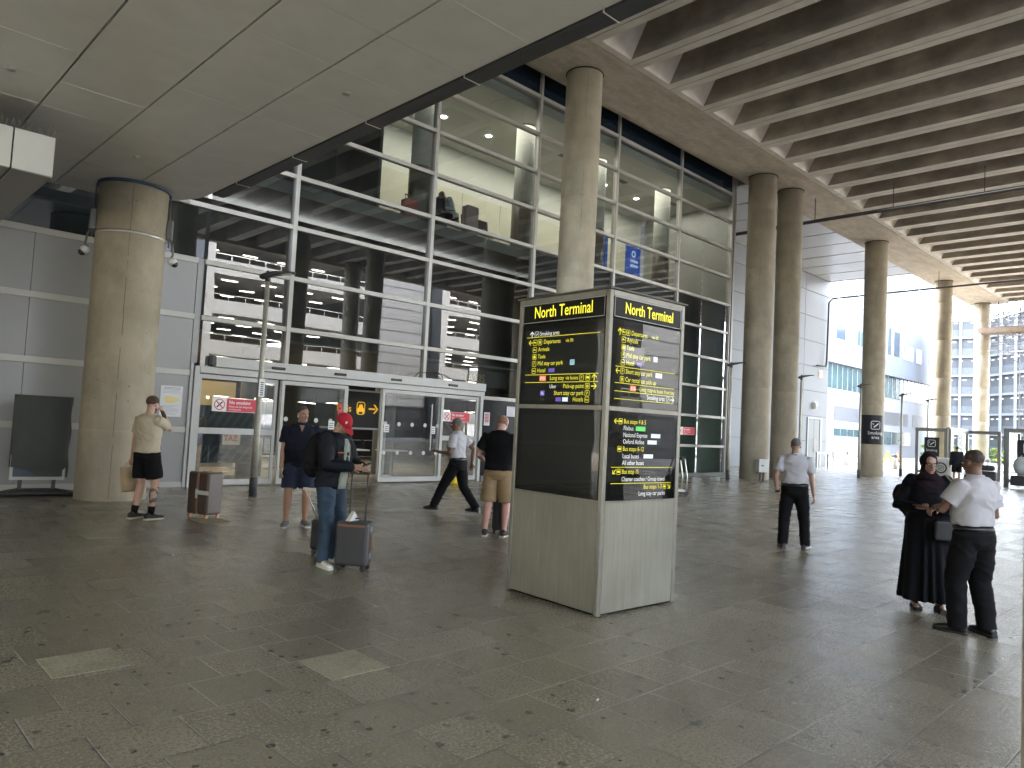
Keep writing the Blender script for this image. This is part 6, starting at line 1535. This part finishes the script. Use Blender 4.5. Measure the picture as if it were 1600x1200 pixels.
MB().box(-.15,.15,-.124,-.1185,.475,.492).build('tan_strip', tan, sc2, world=False)
MB().tube([(.182,-.02,.22), (.2,-.02,.24), (.2,-.02,.38), (.182,-.02,.4)], .008, 8).build('side_handle', tan, sc2, world=False)
MB().box(.178,.19,-.05,.01,.13,.19).box(.178,.19,-.05,.01,.42,.48).build('latch', mat('latch_steel', (.25,.25,.26), .3, metal=.6), sc2, world=False, bevel=.004)
t = tag(MB().add([(-.08,-.03,0),(.08,-.03,0),(.08,.03,0),(-.08,.03,0),(0,-.025,.1),(.01,.02,.1)], [(0,1,2,3),(0,1,4),(2,3,5),(0,4,5,3),(1,2,5,4)]).build('folded_paper', mat('paper_bright', (.8,.8,.76), .7)), 'white folded paper standing on the charcoal suitcase', 'paper'); t.location = (4.40, 6.90, .527); t.rotation_euler = (0,0,R(20))
sc3 = suitcase('suitcase', 'black suitcase standing beyond the bare legs of the man in khaki shorts', (7.85, 8.1, 0), R(30), .42, .26, .56, mat('case_black', (.012,.012,.013), .4), blk, handle=.3)
sc4 = suitcase('suitcase', 'small black case with silver handle behind the man in the red cap', (4.6, 7.78, 0), R(110), .30, .2, .36, mat('case_black', (.012,.012,.013), .4), blk)
b = MB()
for q in (-.08,.08): b.tube([(q,.05,.4), (q,.3,.78)], .008, 8)
b.obox((0,.31,.79), (.2,.03,.03)); b.build('pull_handle', stl, sc4, world=False)
suitcase('suitcase', 'tall pink grey suitcase upstairs right of the striped figure', (13.95, 16.5, 7.1), 0, .45, .28, .95, mat('case_mauve', (.3,.22,.22), .5), blk)
suitcase('suitcase', 'red suitcase upstairs far left behind the glass', (11.75, 16.55, 7.1), 0, .4, .28, .6, mat('case_red_up', (.3,.06,.05), .5), blk, handle=.15)
# ---------------------------------------------------------------- covered billboard at far left
bb = thing('covered_billboard', 'wheeled billboard under a dark grey sheet standing against the grey wall', 'billboard', (3.12, 15.05, 0), R(-8))
cov = mat('sheet_grey_green', (.055,.058,.05), .75, nscale=3, namt=.12, bump=.5, bscale=5)
me = bpy.data.meshes.new('cover')
def cover():
    nx, nz = 26, 30; V = []; F = []
    for side in (-1, 1):
        for j in range(nz+1):
            for i in range(nx+1):
                u = i/nx; v = j/nz; x = -.44+.88*u
                zl = .48-.20*u+.03*math.sin(u*9)  # lower hem droops to the right
                z = zl+(1.74-zl)*v; d = .07*math.sin(math.pi*u)**.3+.012*math.sin(9*v+5*u)*(1-v)+.02*noise.noise(Vector((u*4, v*5, side*3)))*(1.2-v)
                V.append((x+(.012*math.sin(v*14) if u > .9 else 0), side*d, z))
    k = (nx+1)*(nz+1)
    for s_ in (0, 1):
        for j in range(nz):
            for i in range(nx):
                a = s_*k+j*(nx+1)+i; F.append((a, a+1, a+nx+2, a+nx+1) if s_ == 0 else (a+nx+1, a+nx+2, a+1, a))
    for i in range(nx): a = nz*(nx+1)+i; F.append((a, a+1, k+a+1, k+a))
    for j in range(nz):
        a = j*(nx+1); F.append((a, a+nx+1, k+a+nx+1, k+a)); a += nx; F.append((a+nx+1, a, k+a, k+a+nx+1))
    return V, F
V_, F_ = cover(); mb = MB(); mb.add(V_, F_, 0, True); mb.build('cover', cov, bb, world=False)
MB().box(-.42,.4,-.035,.035,.26,.31).box(-.42,-.38,-.035,.035,.3,.7).box(.36,.4,-.035,.035,.3,.5).build('frame', alu2, bb, world=False)
MB().box(-.37,.35,-.02,.02,.32,.6).build('poster', mat('poster_navy', (.01,.03,.05), .4), bb, world=False)
for x in (-.26,.24): MB().box(x-.03,x+.03,-.03,.03,.08,.26).build('leg', blk, bb, world=False)
mb = MB(); RR = []
for x, wd, h in ((-.66,.14,.02),(-.5,.24,.06),(-.3,.3,.1),(.3,.3,.1),(.5,.24,.06),(.64,.14,.02)): RR.append(mb.ring((x,0,h/2), (0,wd,0), (0,0,h/2), 20, 3))
mb.rings(RR); mb.build('base', mat('rubber_base', (.05,.05,.05), .7, nscale=4, namt=.2), bb, world=False)
# baggage trolley half hidden behind the sign pillar
tr = thing('baggage_trolley', 'baggage trolley with black handle half hidden behind the sign pillar', 'trolley', (17.27, 10.9, 0), R(-45))
for q in (-.28,.28): MB().tube([(0,q,.12), (.02,q,.5), (-.06,q,.95), (-.1,q,1.0)], .02, 8).tube([(0,q,.12), (-.9,q*.6,.12)], .02, 8).build('side_tube', stl, tr, world=False)
MB().tube([(-.12,-.3,1.0),(-.12,.3,1.0)], .035, 10).obox((-.06,0,.98),(.12,.2,.1)).build('handle', blk, tr, world=False)
MB().box(-.9,0,-.22,.22,.13,.16).build('platform', stl, tr, world=False)
for x, y in ((0,-.28),(0,.28),(-.85,0)): w_ = MB(); w_.rings([w_.ring((x,y+q,.06), (.06,0,0), (0,0,.06), 16) for q in (-.02,.02)]); w_.build('wheel', blk, tr, world=False)
